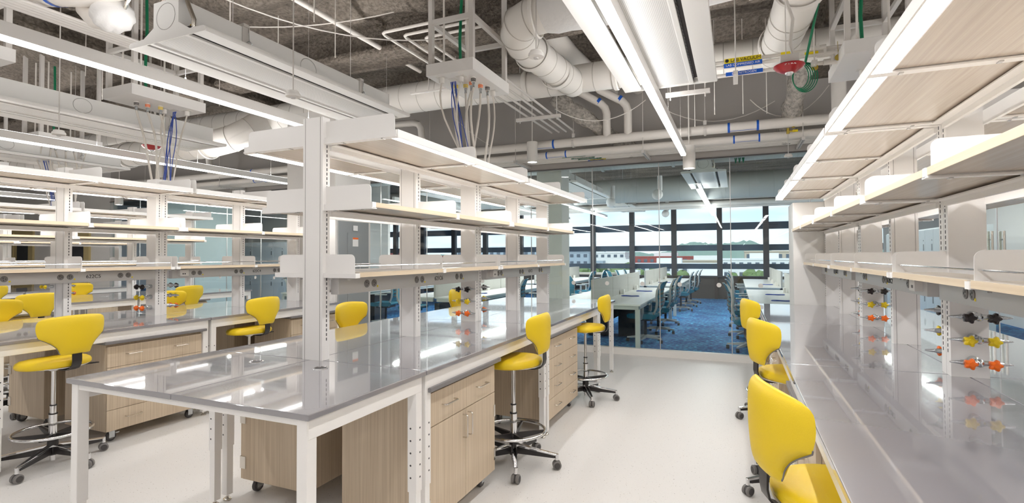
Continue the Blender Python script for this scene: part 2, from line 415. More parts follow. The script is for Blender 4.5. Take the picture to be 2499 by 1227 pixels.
# ------------------------------------------------------------------ lab benches
TZ = .914
def bench(xc, y0, y1, label, group=None, hw=.753, holes=True):
    t = thing('lab_bench', label, 'lab bench', (xc, y0, 0), 0, group)
    L = y1-y0
    for s in (-1, 1):
        b = B()
        b.box(.0015*s, hw*s, .0015, L-.0015, TZ-.024, TZ)
        b.build('worktop', 'epoxy', t, bevel=.003)
        b = B(); b.box((hw-.055)*s, (hw-.018)*s, .02, L-.02, TZ-.10, TZ-.024)
        b.build('side_rail', 'white', t, bevel=.002)
    b = B()
    for y in (.02, L-.055): b.box(-hw+.055, hw-.055, y, y+.035, TZ-.052, TZ-.024)
    b.build('cross_rail', 'white', t, bevel=.002)
    for s in (-1, 1):
        for y in (.040, L-.040):
            b = B(); x = (hw-.045)*s
            b.box(x-.025, x+.025, y-.025, y+.025, .33, TZ-.024)
            b.box(x-.021, x+.021, y-.021, y+.021, .035, .34)
            for z in (.40, .46, .52, .58, .64) if holes or y > .1 else ():
                b.cyl((x-.008, y-.0245, z), (x-.008, y-.0256, z), .005, n=10, mi=1)
                b.cyl((x+s*.0245, y+.008, z), (x+s*.0256, y+.008, z), .005, n=10, mi=1)
            lg = b.build('leg', ['white', 'slot'], t, bevel=.003)
            B().lathe([(.006, .012), (.006, .04)], 10, (x, y, 0)).lathe([(.024, 0), (.024, .008), (.014, .016)], 14, (x, y, 0)).build('levelling_foot', 'steel', lg, smooth=True)
    return t

def plate(x0, x1, zb, zt, r=.028):
    """end plate outline in XZ with the outer top corner rounded; x1 is the outer end"""
    s = 1 if x1 > x0 else -1; p = [(x0, zb), (x1, zb)]
    for i in range(6):
        a = PI/2*i/5; p.append((x1-s*r+s*r*math.cos(a), zt-r+r*math.sin(a)))
    p.append((x0, zt)); return p if s > 0 else p[::-1]

LV = {'top': (2.145, .532, 2.238), 'mid': (1.775, .380, 1.874), 'low': (1.398, .272, 1.497)}
def shelving(xc, frames, label, rail_code=None, sides=(-1, 1), lit=True, detail=True, railsides=None):
    y0 = frames[0]; t = thing('shelving_unit', label, 'shelving unit', (xc, y0, TZ), 0, None)
    off = (xc, y0, TZ)
    W = .071; D = .056
    for k, y in enumerate(frames):
        b = B(); ya = y-.0; yb = y+D
        b.box(xc-W, xc+W, ya, yb, TZ, 2.262)
        for s in (-1, 1):
            if k == 1 or rail_code == '621C6' and k == 0: b.box(xc+s*(W-.018), xc+s*(W-.0165), ya-.0008, yb+.0008, TZ, 2.262, 1)
            z = 1.02
            if detail:
                while z < 2.24:
                    b.box(xc+s*W, xc+s*(W+.0012), ya+.030, ya+.0355, z, z+.016, 2); z += .0255
        b.build('upright', ['white', 'seam', 'slot'], t, bevel=0, offset=off)
    for s in sides:
        for lv in ('top', 'mid', 'low'):
            z, dep, zt = LV[lv]; ex = .02
            for k, y in enumerate(frames):
                ym = y+D/2; b = B()
                if lv == 'low':
                    b.prism(plate(xc+s*W, xc+s*dep, z-.004, zt), ym-.0015, ym+.0015)
                    b.box(xc+s*W, xc+s*(dep+ex), ym-.018, ym+.018, z-.03, z-.004)
                else:
                    b.prism(plate(xc+s*W, xc+s*dep, z, zt), ym-.0015, ym+.0015)
                    b.box(xc+s*W, xc+s*(dep+ex), ym-.0155, ym+.0155, z-.032, z)
                    b.add([(xc+s*W, ym-.022, z-.036), (xc+s*(dep+ex), ym-.022, z-.036), (xc+s*(dep+ex), ym+.022, z-.036), (xc+s*W, ym+.022, z-.036),
                           (xc+s*W, ym-.022, z-.030), (xc+s*(dep+ex), ym-.022, z-.030), (xc+s*(dep+ex), ym+.022, z-.030), (xc+s*W, ym+.022, z-.030)],
                          [(0, 1, 2, 3), (7, 6, 5, 4), (0, 4, 5, 1), (1, 5, 6, 2), (2, 6, 7, 3), (3, 7, 4, 0)])
                b.box(xc+s*(dep*.35), xc+s*(dep*.35+.012), ym-.012, ym+.012, z-.040, z-.035, 1); b.box(xc+s*(dep*.85), xc+s*(dep*.85+.012), ym-.012, ym+.012, z-.040, z-.035, 1)
                b.build('bracket', ['white', 'alum'], t, offset=off)
            # rear beam
            b = B(); ya, yb = frames[0]+D, frames[-1]
            zz = z-.034
            b.box(xc+s*(W-.004), xc+s*(W+.012), ya, yb, zz-.03 if lv != 'low' else zz-.0, zz+.034)
            if lv != 'low':
                b.box(xc+s*(W+.012), xc+s*(W+.05), ya, yb, zz-.006, zz)
            b.build('rear_beam', 'white', t, offset=off)
            for k in range(len(frames)-1):
                ya, yb = frames[k]+D/2+.019, frames[k+1]+D/2-.019
                if lv == 'top':
                    xi, xo = xc+s*(W+.014), xc+s*(dep-.048)
                    B().box(xi, xo, ya, yb, z-.026, z-.001).build('shelf_board', 'shelfwood', t, offset=off)
                else:
                    xi, xo = xc+s*(W+.014), xc+s*(dep+.016)
                    b = B(); b.box(xi, xo-s*.003, ya, yb, z-.025, z-.001); b.box(xo-s*.003, xo, ya, yb, z-.026, z, 1)
                    b.box(xi, xo-s*.004, ya, yb, z-.001, z, 2)
                    b.build('shelf_board', ['shelfwood', 'woodedge', 'shelftop'], t, offset=off)
                if lv == 'low':
                    B().cyl((xc+s*(dep-.012), ya-.018, z+.034), (xc+s*(dep-.012), yb+.018, z+.034), .0038, n=8).build('retaining_rod', 'chrome', t, offset=off, smooth=True)
            if lv == 'top':
                ya, yb = frames[0]-.012, frames[-1]+D+.012
                b = B(); x0, x1 = xc+s*(dep-.045), xc+s*(dep+.026)
                b.box(x0+s*.004, x1-s*.006, ya+.03, yb-.03, z-.022, z-.001); b.box(x1-s*.006, x1, ya+.03, yb-.03, z-.04, z+.002)
                b.box(x0, x0+s*.004, ya+.03, yb-.03, z-.034, z)
                h = b.build('light_bar', 'white', t, offset=off)
                if lit:
                    B().box(xc+s*(dep-.036), xc+s*(dep+.012), ya+.06, yb-.06, z-.030, z-.0225).build('light_diffuser', 'lampglow2', h, offset=None)
                    # sub-part lives in the same frame as its part
                    d = h.children[0]; d.data.transform(Matrix.Translation(Vector((-off[0], -off[1], -off[2]))))
                    lamp(t, (xc+s*(dep-.012)-off[0], (ya+yb)/2-off[1], z-.0308-off[2]), .047, yb-ya-.12, (0, 0, 0), 17, (1, .985, .97))
        # centre lip
    if rail_code is not None:
        ya, yb = frames[0]+D+.02, frames[-1]-.03
        for s in (railsides or (-1, 1)):
            b = B(); x0, x1 = xc+s*(W-.01), xc+s*(W+.048)
            b.box(x0, x1, ya, yb, 1.272, 1.366)
            rail = b.build('power_rail', 'rail', t, offset=off, bevel=.003)
            L = yb-ya; xo = x1-xc
            for fr in (.16, .47, .80):
                yy = ya+L*fr-y0; b = B()
                for d in (-.034, .034):
                    b.lathe([(.0235, 0), (.0235, .003), (.020, .005)], 20, (0, 0, 0), 0, 'X')
                    n = 60
                    for q in range(len(b.v)-n, len(b.v)):
                        v = b.v[q]; b.v[q] = (xo+s*v[0], yy+d+v[1], 1.322-TZ+v[2])
                    for (a, c) in ((-.007, .007), (.008, .0), (-.005, -.010)):
                        b.box(xo+s*.0045, xo+s*.0060, yy+d+a-.002, yy+d+a+.002, 1.322-TZ+c-.005, 1.322-TZ+c+.005, 1)
                b.box(xo, xo+s*.0014, yy+.062*s+.0, yy+.062*s+.012, 1.296-TZ, 1.308-TZ, 2)
                b.build('outlet', ['outlet', 'slot', 'yellowlabel'], rail)
            if rail_code in ('621C5', '622C4', '620C2'):
                B().box(xo, xo+s*.035, ya+.06-y0, ya+.15-y0, 1.295-TZ, 1.36-TZ).box(xo+s*.035, xo+s*.036, ya+.085-y0, ya+.095-y0, 1.31-TZ, 1.325-TZ, 1).box(xo+s*.035, xo+s*.036, ya+.105-y0, ya+.115-y0, 1.31-TZ, 1.325-TZ, 1).build('data_box', ['whiteplastic', 'slot'], rail)
            if rail_code:
                yy = ya+L*.62-y0 if s > 0 else ya+L*.40-y0
                text(rail_code, 'rail_number', .043, 'ink', rail, (xo+s*.001, yy, 1.32-TZ), (PI/2, 0, s*PI/2))
    return t

F1 = (2.222, 3.137, 4.052); F2 = (4.112, 5.027, 5.95)
XS, XM, XR, XA, XB, XC_ = -2.163, -2.176, .99, -5.33, -8.55, -11.83
# central bench
bench(XM, 1.443, 2.229, 'grey-topped end table of the central bench, its bare corner nearest in the photo', holes=False)
bench(XM, 2.231, 4.072, 'white-framed bench with grey top between the nearest white column and the first gas taps')
bench(XM, 4.074, 5.86, 'grey-topped central bench section just beyond the gas taps')
bench(XM, 5.862, 6.65, 'short grey-topped bench at the far end of the central run, by the glass wall')
shelving(XS, F1, 'tall white shelving unit starting with the bare white column in mid-photo, rail marked 621C6', '621C6')
shelving(XS, F2, 'white shelving unit farther along the central bench, ending near the glass wall', '621C5')
# right bench
bench(XR, -.55, 1.26, 'grey glossy bench at the bottom right corner of the photo')
bench(XR, 1.262, 3.09, 'glossy grey bench along the right side, with the large gas taps at its end')
bench(XR, 3.092, 4.92, 'glossy grey right-side bench section between the two white tap columns')
bench(XR, 4.922, 6.75, 'glossy grey right-side bench section ending at the white wall column')
shelving(XR, (1.225, 2.14, 3.055), 'white shelving unit on the right bench, in front of the large gas taps', '620C1')
shelving(XR, (-.665, .25, 1.160), 'white shelving unit overhead at the top right corner of the photo', '620C0')
shelving(XR, (3.115, 4.02, 4.90), 'white shelving unit on the right bench just past the large gas taps', '620C2')
shelving(XR, (4.955, 5.84, 6.68), 'white shelving unit on the right bench touching the white wall column', '620C3')
# bench behind the central one
bench(XA, .4, 1.84, 'grey bench end running off the left edge behind the foreground yellow stool')
bench(XA, 1.842, 3.42, 'grey bench behind the central one, over the wide drawer cabinet on the left')
bench(XA, 3.422, 5.22, 'grey bench behind the central one, ending at the white column enclosure')
shelving(XA, (1.82, 2.57, 3.33), 'white shelving unit on the left with the rail marked 622C5', '622C5')
shelving(XA, (3.388, 4.29, 5.12), 'white shelving unit left of the tall column, with the rail marked 622C4', '622C4')
# third run
bench(XB, 1.0, 2.85, 'third grey bench back, at the left edge of the photo')
bench(XB, 2.852, 4.72, 'third grey bench back, beside the yellow stool on the far left')
bench(XB, 4.722, 6.6, 'third grey bench back, its far end in front of the glass and lockers')
shelving(XB, F1, 'white shelving unit on the third bench back, near the left edge', '623C5')
shelving(XB, F2, 'white shelving unit on the third bench back, in front of the teal glass', '623C4')
# fourth run
bench(XC_, 2.9, 4.86, 'farthest left grey bench, partly hidden behind shelves')
bench(XC_, 4.862, 6.75, 'farthest left grey bench, its far end before the yellow doors')
shelving(XC_, (3.02, 3.93, 4.84), 'farthest left white shelving unit, nearer half', '624C5', detail=False)
shelving(XC_, (4.90, 5.81, 6.70), 'farthest left white shelving unit, before the yellow doors', '624C4', detail=False)

for i, (x, y) in enumerate(((-2.411, 2.07), (-1.959, 2.07))):
    t = thing('cable_grommet', ('round black cable grommet with steel rim left of the nearest column' if i == 0 else 'round black cable grommet with steel rim right of the nearest column'), 'grommet', (x, y, TZ))
    B().lathe([(.030, 0), (.038, .0), (.038, .003), (.033, .004), (.030, .002)], 28, cap=False).build('rim', 'chrome', t, smooth=True)
    B().lathe([(.0305, .0), (.0305, .0018)], 24).build('cap', 'rubber', t)

# ------------------------------------------------------------------ mobile cabinets
def handle(b, p0, p1, out, r=.0042):
    p0, p1, o = Vector(p0), Vector(p1), Vector(out)
    d = (p1-p0).normalized()*.012
    b.rings([p0, p0+o*.7, p0+o+d*.6, p0+o+d*1.2, p1+o-d*1.2, p1+o-d*.6, p1+o*.7, p1], r, 8)
def caster(parent, x, y):
    b = B(); b.lathe([(.034, -.013), (.038, -.008), (.038, .008), (.034, .013)], 18, (x, y, .038), 0, 'X')
    b.lathe([(.022, -.0135), (.022, .0135)], 14, (x, y, .038), 1, 'X')
    b.box(x-.02, x-.0155, y-.02, y+.022, .03, .085, 2); b.box(x+.0155, x+.02, y-.02, y+.022, .03, .085, 2); b.box(x-.032, x+.032, y-.032, y+.032, .085, .092, 2)
    b.box(x-.012, x+.012, y+.03, y+.06, .055, .062, 2)
    return b.build('caster', ['rubber', 'greyrubber', 'zinc'], parent, smooth=True)
def cabinet(x, y, w, depth, kind, label, group=None, face=1, top=True):
    """front on +X when face=1 (origin at the floor under the front-left corner), else on -X"""
    t = thing('mobile_cabinet', label, 'cabinet', (x, y, 0), 0, group)
    s = -face; z0, z1 = .095, .785
    B().box(s*.02, s*depth, 0, w, z0, z1).build('cabinet_body', 'wood', t, bevel=.0015)
    f0, f1 = s*.0, s*.019
    if kind == 'door':
        dr = B().box(f0, f1, .002, w-.002, .60, z1-.012).build('drawer', 'wood', t, bevel=.001)
        for c in (.25, .75):
            b = B(); handle(b, (0, w*c-.065, .69), (0, w*c+.065, .69), (-s*.03, 0, 0)); b.build('handle', 'steel', dr, smooth=True)
        for k in (0, 1):
            ya, yb = (.002, w/2-.0015) if k == 0 else (w/2+.0015, w-.002)
            d = B().box(f0, f1, ya, yb, z0, .595).build('door', 'wood', t, bevel=.001)
            yy = w/2-.03 if k == 0 else w/2+.03
            b = B(); handle(b, (0, yy, .44), (0, yy, .57), (-s*.03, 0, 0)); b.build('handle', 'steel', d, smooth=True)
            yh = 0 if k == 0 else w
            for z in (.16, .44): B().box(-s*.002, s*.045, yh-.004, yh+.004, z, z+.075).box(-s*.003, s*.004, yh-(.0 if k == 0 else .018), yh+(.018 if k == 0 else .0), z, z+.075).build('hinge', 'steel', d)
    else:
        n = 4; hz = (z1-.012-z0)/n
        for k in range(n):
            za, zb = z0+hz*k+.0015, z0+hz*(k+1)-.0015
            dr = B().box(f0, f1, .002, w-.002, za, zb).build('drawer', 'wood', t, bevel=.001)
            for c in (.25, .75):
                b = B(); handle(b, (0, w*c-.06, (za+zb)/2+.01), (0, w*c+.06, (za+zb)/2+.01), (-s*.03, 0, 0)); b.build('handle', 'steel', dr, smooth=True)
    if top:
        B().box(s*-.035, s*(depth-.01), -.03, w+.03, z1+.008, z1+.032).box(s*.03, s*(depth-.03), .01, w-.01, z1-.002, z1+.009).build('counter_slab', 'epoxyedge', t, bevel=.004)
    for xx in (.07, depth-.07):
        for yy in (.07, w-.07): caster(t, s*xx, yy)
    return t
cabinet(-1.46, 2.30, .80, .56, 'door', 'light wood mobile cabinet with one drawer above two doors, under the central bench')
cabinet(-1.46, 4.16, .88, .56, 'drawer', 'light wood cabinet with four drawers between two yellow stools')
cabinet(-2.88, 2.36, .80, .55, 'door', 'wood cabinet on casters under the far side of the central bench', face=-1)
cabinet(-2.88, 4.3, .80, .55, 'drawer', 'wood cabinet hidden under the far side of the central bench, farther along', face=-1)
cabinet(-4.61, 2.55, .80, .57, 'drawer', 'wide wood drawer cabinet on the left, behind the foreground table leg')
cabinet(-4.61, 4.42, .78, .57, 'drawer', 'wood drawer cabinet just left of the tall white column')
cabinet(-6.06, 2.55, .80, .57, 'door', 'wood cabinet behind the foreground yellow stool', face=-1)
cabinet(-6.06, 4.40, .78, .57, 'drawer', 'wood cabinet beneath the far side of the second bench', face=-1)
cabinet(.272, 2.30, .80, .57, 'door', 'nearest wood cabinet under the right-side bench, behind the big yellow backrest', face=-1)
cabinet(.272, 4.18, .82, .57, 'drawer', 'middle wood drawer cabinet under the right-side bench', face=-1)
cabinet(.272, 5.72, .80, .57, 'drawer', 'farthest wood drawer cabinet under the right-side bench', face=-1)
cabinet(-7.83, 2.9, .8, .57, 'drawer', 'wood cabinet under the third bench back, by the far-left yellow stool')
cabinet(-7.83, 4.78, 1.0, .57, 'drawer', 'wood cabinet under the third bench back, near the two small yellow stools')
cabinet(-11.1, 5.6, .9, .57, 'drawer', 'wood cabinet under the farthest left bench, before the yellow doors')
cabinet(-11.1, 3.6, .9, .57, 'drawer', 'wood cabinet under the farthest left bench, at the photo edge')

# ------------------------------------------------------------------ lab stools (face +X)
def pad_w(t):
    q = min(1, max(0, (t-.04)/.44)); w = .103+.106*q**2.0+.012*math.sin(PI*min(1, max(0, (t-.5)/.5)))
    if t > .86: w *= math.sqrt(max(0, 1-.30*((t-.86)/.14)**3))
    if t < .07: w *= .90+.10*t/.07
    return w
def pad_mesh(z0, H, T, xb, wrap, nz=20, nu=16):
    b = B(); rows = []
    def hw(t):
        return pad_w(t)
    for i in range(nz+1):
        t = .5-.5*math.cos(PI*i/nz); z = z0+H*t; w = hw(t)
        th = T*max(.05, (1-abs(2*t-1)**5))**.5
        ring = []
        for j in range(nu+1):
            u = -1+2*j/nu; v = w*u
            k = max(0, 1-abs(u)**4)**.5
            ring.append((xb+wrap*v*v-th*k*.5, v, z+.012*(1-u*u)*(1 if t > .6 else 0)*((t-.6)/.4 if t > .6 else 0)))
        for j in range(nu-1, 0, -1):
            u = -1+2*j/nu; v = w*u; k = max(0, 1-abs(u)**4)**.5
            ring.append((xb+wrap*v*v+th*k*.5, v, z+.012*(1-u*u)*((t-.6)/.4 if t > .6 else 0)))
        rows.append(ring)
    n = len(rows[0]); vs = [p for r in rows for p in r]
    fs = [(i*n+k, i*n+(k+1) % n, (i+1)*n+(k+1) % n, (i+1)*n+k) for i in range(nz) for k in range(n)]
    fs += [tuple(range(n-1, -1, -1)), tuple(nz*n+k for k in range(n))]
    return b.add(vs, fs)
def make_stool(label, group, base_rot=0.0):
    t = thing('lab_stool', label, 'stool', (0, 0, 0), 0, group)
    # seat cushion
    b = B(); prof = [(.02, .722), (.13, .718), (.185, .712), (.205, .708), (.215, .718), (.216, .735), (.208, .750), (.188, .762), (.14, .768), (.07, .766), (.004, .764)]
    b.lathe(prof, 40)
    for i, (x, y, z) in enumerate(b.v):
        dz = -.016*max(0, x/.2)**3 if z > .70 else 0
        b.v[i] = (x*.96, y*1.0, z+dz+.010*max(0, -x/.2)**2)
    st = b.build('seat', 'yellow', t, smooth=True, angle=60)
    B().lathe([(.018, .672), (.032, .680), (.07, .696), (.13, .704), (.198, .710), (.204, .716), (.15, .718)], 36).build('seat_pan', 'whiteplastic', st, smooth=True)
    bk = pad_mesh(.808, .262, .060, -.232, 1.1).build('backrest', 'yellow', t, smooth=True, angle=70)
    # piping along the edge of the pad
    pts = []
    for k in range(13):
        q = k/12; tt = .03+.5*q
        w = pad_w(tt); pts.append((-.232+1.1*w*w, w+.0005, .808+.262*tt))
    for sg in (1, -1): B().rings([(p[0], sg*p[1], p[2]) for p in pts], .0026, 6).build('piping', 'greyrubber', bk, smooth=True)
    # black steel support strap
    pth = [(-.06, 0, .700), (-.12, 0, .692), (-.175, 0, .693), (-.212, 0, .705), (-.232, 0, .73), (-.238, 0, .76), (-.236, 0, .83)]
    B().strip(pth, .062, .007).build('back_strap', 'black', t, smooth=True, angle=50)
    B().rings([(-.02, -.10, .700), (-.05, -.17, .690), (-.05, -.235, .688)], .006, 8).strip([(-.05, -.21, .688), (-.05, -.265, .686)], .03, .007, (1, 0, 0)).build('height_lever', 'black', t, smooth=True)
    B().lathe([(.017, .035), (.017, .199), (.0245, .20), (.0245, .364), (.019, .365), (.019, .424), (.0135, .425), (.0135, .675)], 20).build('gas_column', 'chrome', t, smooth=True)
    B().lathe([(.021, .423), (.021, .430), (.015, .431)], 18).build('collar', 'black', t, smooth=True)
    B().lathe([(.0265, .362), (.0265, .370)], 18).build('collar', 'black', t, smooth=True)
    B().lathe([(.030, .075), (.034, .12), (.030, .205), (.034, .21), (.030, .225)], 20).build('hub', 'black', t, smooth=True)
    # foot ring with spokes
    fr = B().rings(arc((0, 0, .245), .225, 0, 2*PI*(47/48), 47, 'XY'), .0105, 10, closed=True).build('foot_ring', 'chrome', t, smooth=True)
    b = B()
    for k in range(5):
        a = 2*PI*k/5+.3+base_rot; c, s = math.cos(a), math.sin(a)
        b.add([(c*.02-s*w, s*.02+c*w, z) for w, z in ((-.014, .18), (.014, .18), (.010, .225), (-.010, .225))]+[(c*.222-s*w, s*.222+c*w, z) for w, z in ((-.008, .228), (.008, .228), (.008, .242), (-.008, .242))],
              [(0, 3, 2, 1), (4, 5, 6, 7), (0, 1, 5, 4), (1, 2, 6, 5), (2, 3, 7, 6), (3, 0, 4, 7)])
    b.build('spokes', 'black', fr)
    # five-star base
    b = B()
    for k in range(5):
        a = 2*PI*k/5+base_rot; c, s = math.cos(a), math.sin(a)
        def P(r, w, z): return (c*r-s*w, s*r+c*w, z)
        b.add([P(.02, -.020, .135), P(.02, .020, .135), P(.02, .020, .150), P(.02, -.020, .150), P(.315, -.012, .092), P(.315, .012, .092), P(.315, .010, .104), P(.315, -.010, .104)],
              [(0, 3, 2, 1), (4, 5, 6, 7), (0, 1, 5, 4), (1, 2, 6, 5), (2, 3, 7, 6), (3, 0, 4, 7)], 0)
        b.add([P(.02, -.017, .085), P(.02, .017, .085), P(.02, .017, .136), P(.02, -.017, .136), P(.30, -.010, .075), P(.30, .010, .075), P(.30, .010, .094), P(.30, -.010, .094)],
              [(0, 3, 2, 1), (4, 5, 6, 7), (0, 1, 5, 4), (1, 2, 6, 5), (2, 3, 7, 6), (3, 0, 4, 7)], 1)
        b.cyl(P(.312, 0, .062), P(.312, 0, .104), .013, n=12)
    b.build('star_base', ['chrome', 'black'], t, bevel=.0015)
    for k in range(5):
        a = 2*PI*k/5+base_rot; c, s = math.cos(a), math.sin(a); cx, cy = c*.312, s*.312
        ca = a+PI/2+.5*math.sin(3*k+1); ux, uy = math.cos(ca), math.sin(ca)
        b = B()
        for sg in (-1, 1):
            p0 = (cx+ux*.006*sg, cy+uy*.006*sg, .030); p1 = (cx+ux*.026*sg, cy+uy*.026*sg, .030)
            b.rings([p0, (cx+ux*.008*sg, cy+uy*.008*sg, .030), (cx+ux*.022*sg, cy+uy*.022*sg, .030), p1], [.026, .030, .030, .025], 20, 1)
            b.cyl((cx+ux*.0262*sg, cy+uy*.0262*sg, .030), (cx+ux*.0275*sg, cy+uy*.0275*sg, .030), .021, n=18, mi=0)
        b.cyl((cx-ux*.01, cy-uy*.01, .034), (cx+ux*.01, cy+uy*.01, .034), .024, n=16, mi=0)
        b.cyl((cx, cy, .05), (cx, cy, .068), .011, n=10, mi=0)
        b.build('caster', ['rubber', 'greyrubber'], t, smooth=True)
    return t
st = make_stool('yellow lab stool in the left foreground, backrest towards the viewer beside the bare table corner', 'yellow lab stools', base_rot=.74)
SG = 'yellow lab stools'
st.location = (-4.53, 2.16, 0); st.rotation_euler.z = PI+.10
stools = [
 ((-1.472, 3.44), PI+.02, 'yellow stool seen from the side between the door cabinet and the four-drawer cabinet'),
 ((-1.45, 5.30), PI+.03, 'small yellow stool at the far end of the central bench by the glass wall'),
 ((.30, 1.90), .30, 'nearest yellow stool at the right bench, big backrest at the bottom of the photo'),
 ((.33, 3.70), .36, 'second yellow stool along the right bench, its seat half under the worktop'),
 ((.30, 5.30), .30, 'farthest yellow stool along the right bench'),
 ((-2.95, 3.70), .05, 'yellow stool behind the central bench, its backrest reflected in the worktop'),
 ((-2.98, 5.68), -.05, 'yellow stool half hidden behind the white column with the gas taps'),
 ((-4.60, 3.86), PI+.08, 'yellow stool pushed against the second bench, left of the tall bare column'),
 ((-7.42, 5.06), PI+.05, 'yellow stool in front of the teal glass, beyond the black-knobbed taps'),
 ((-6.12, 4.17), .05, 'yellow stool half hidden behind the white upright, next to the black-knobbed taps'),
 ((-7.62, 3.38), PI+.05, 'yellow stool at the far left, behind and above the foreground stool'),
 ((-9.45, 4.92), .1, 'yellow stool of which only a strip shows beyond the orange and yellow taps'),
 ((-6.42, 2.72), .2, 'yellow stool cut off by the left edge, mostly its base showing'),
 ((-10.5, 4.1), PI, 'yellow stool far back at the left edge, behind the orange taps'),
]
for (x, y), rz, lab in stools:
    dup(st, (x, y, 0), rz, lab, SG)
# lower the seat of one stool is not needed: all share one height

# ------------------------------------------------------------------ gas taps on the tap columns
def make_tap(color, label, group):
    """turret seen from -Y: body sticks out towards -Y, nozzles to +-X"""
    t = thing('gas_tap', label, 'gas tap', (0, 0, 0), 0, group)
    b = B(); b.lathe([(.020, .03), (.020, -.008), (.012, -.012), (.012, -.040)], 18, axis='Y')
    b.sphere((0, -.050, 0), .019, 18, 10)
    for s in (-1, 1): b.rings([(0, -.050, 0), (s*.03, -.056, .002), (s*.052, -.062, .002)], [.013, .0115, .012], 14)
    b.build('body', 'zinc', t, smooth=True)
    for s in (-1, 1):
        b = B(); x0 = s*.050; pts = [(x0, -.062, .002), (x0+s*.020, -.064, .002)]; rad = [.0125, .0115]
        for k in range(7):
            x = x0+s*(.022+.0060*k); r = .0085-.0009*k
            pts += [(x, -.065, .002), (x+s*.0052, -.065, .002)]; rad += [r+.0012, r-.0006]
        b.rings(pts, rad, 14); b.build('barbed_nozzle', 'zinc', t, smooth=True, angle=25)
        b = B(); kx = s*.043+.0; n = 5; poly = []
        for q in range(n*6):
            a = 2*PI*q/(n*6)+.5; rr = .0215+.0042*math.cos(n*a); poly.append((kx+rr*math.cos(a), rr*math.sin(a)-.001))
        rings = [(.80, -.068), (1.04, -.078), (1.0, -.092), (.55, -.098)]
        vs = []
        for k, y in rings: vs += [(kx+(u-kx)*k, y, w*k) for u, w in poly]
        m = len(poly); fs = [(i*m+q, i*m+(q+1) % m, (i+1)*m+(q+1) % m, (i+1)*m+q) for i in range(3) for q in range(m)]+[tuple(range(m)), tuple(3*m+q for q in range(m))]
        b.add(vs, fs); b.cyl((kx, -.060, 0), (kx, -.074, 0), .008, n=12); b.lathe([(.010, 0), (.010, -.004)], 16, (kx, -.097, 0), axis='Y')
        b.build('knob', color, t, smooth=True, angle=35)
    return t
taps = {c: make_tap('knob'+c, 'x', 'gas taps') for c in ('black', 'yellow', 'orange')}
first = dict(taps); used = set()
def put_tap(c, loc, rz, lab):
    if c not in used:
        used.add(c); o = taps[c]; o.location = loc; o.rotation_euler.z = rz; o['label'] = lab
    else: dup(taps[c], loc, rz, lab)
where = [
 (XR, 3.055, 3.055+.116, 'on the nearest right-hand column, facing the viewer', 'on the nearest right-hand column, far side with only nozzles peeking out'),
 (XR, 4.90, 4.90+.111, 'on the second right-hand column, facing the viewer', 'on the far side of the second right-hand column'),
 (XS, 4.052, 4.052+.116, 'on the near face of the central bench column', 'on the far side of the central bench column'),
 (XA, 3.33, 3.33+.116, 'on the second-bench column left of the tall bare column', 'on the far side of the column by the half-hidden yellow stool'),
 (XB, 4.052, 4.052+.116, 'on the third bench column at the left, near face', 'on the far side of the third bench column at the left'),
]
for xc, ya, yb, la, lb in where:
    for c, z in (('black', 1.200), ('yellow', 1.097), ('orange', .995)):
        put_tap(c, (xc+.008, ya-.03, z), 0, f'{c}-knobbed tap {la}')
        put_tap(c, (xc, yb+.03, z), PI, f'{c}-knobbed tap {lb}')

# ------------------------------------------------------------------ ceiling lights
def linear_light(x, y0, y1, z, label, parent=None, up=True):
    up = y1 < 7.5
    glow = 'lampglow' if y1 < 7.5 else 'lampoffice'
    t = thing('linear_pendant_light', label, 'pendant light', (x, y0, z), 0, 'linear pendant lights'); L = y1-y0
    B().box(-.032, .032, 0, L, .004, .085).build('housing', 'white', t)
    B().box(-.027, .027, .004, L-.004, -.013, .0038).build('diffuser', glow, t)  # lowered below the housing so its sides throw light outwards
    rd = 21 if y1 < 7.5 else 46
    lamp(t, (0, L/2, -.0145), .054, L-.01, (0, 0, 0), rd)
    for sg in (-1, 1): lamp(t, (sg*.0285, L/2, -.006), .013, L-.01, (0, -sg*PI/2, 0), rd)  # side lamps added to brighten upright faces and beam undersides
    if up: lamp(t, (0, L/2, .0890), .044, L-.04, (PI, 0, 0), 26, (1, .98, .955))
    if up: B().box(-.022, .022, .02, L-.02, .0852, .088).build('uplight_lens', 'uplight', t)
    n = max(2, int(L/1.22)+1)
    for k in range(n):
        y = .35+(L-.7)*k/(n-1)
        B().cyl((0, y, .085), (0, y, HC-z-.02), .0012, n=6).cyl((0, y, .085), (0, y, .105), .005, n=8).build('hanging_wire', 'strut', t)
    return t
linear_light(-.58, -10.0, 6.77, 2.73, 'long white linear light pointing down the right aisle, ending by the cylinder downlight')
linear_light(-3.78, -10.0, 5.4, 2.73, 'long white linear light crossing the upper left, ending behind the tall column top')
linear_light(-6.98, -8.0, 6.6, 2.73, 'second linear light crossing the upper left, lower in the photo')
linear_light(-10.2, -6.0, 6.6, 2.73, 'third linear light on the left, just above the shelf tops')

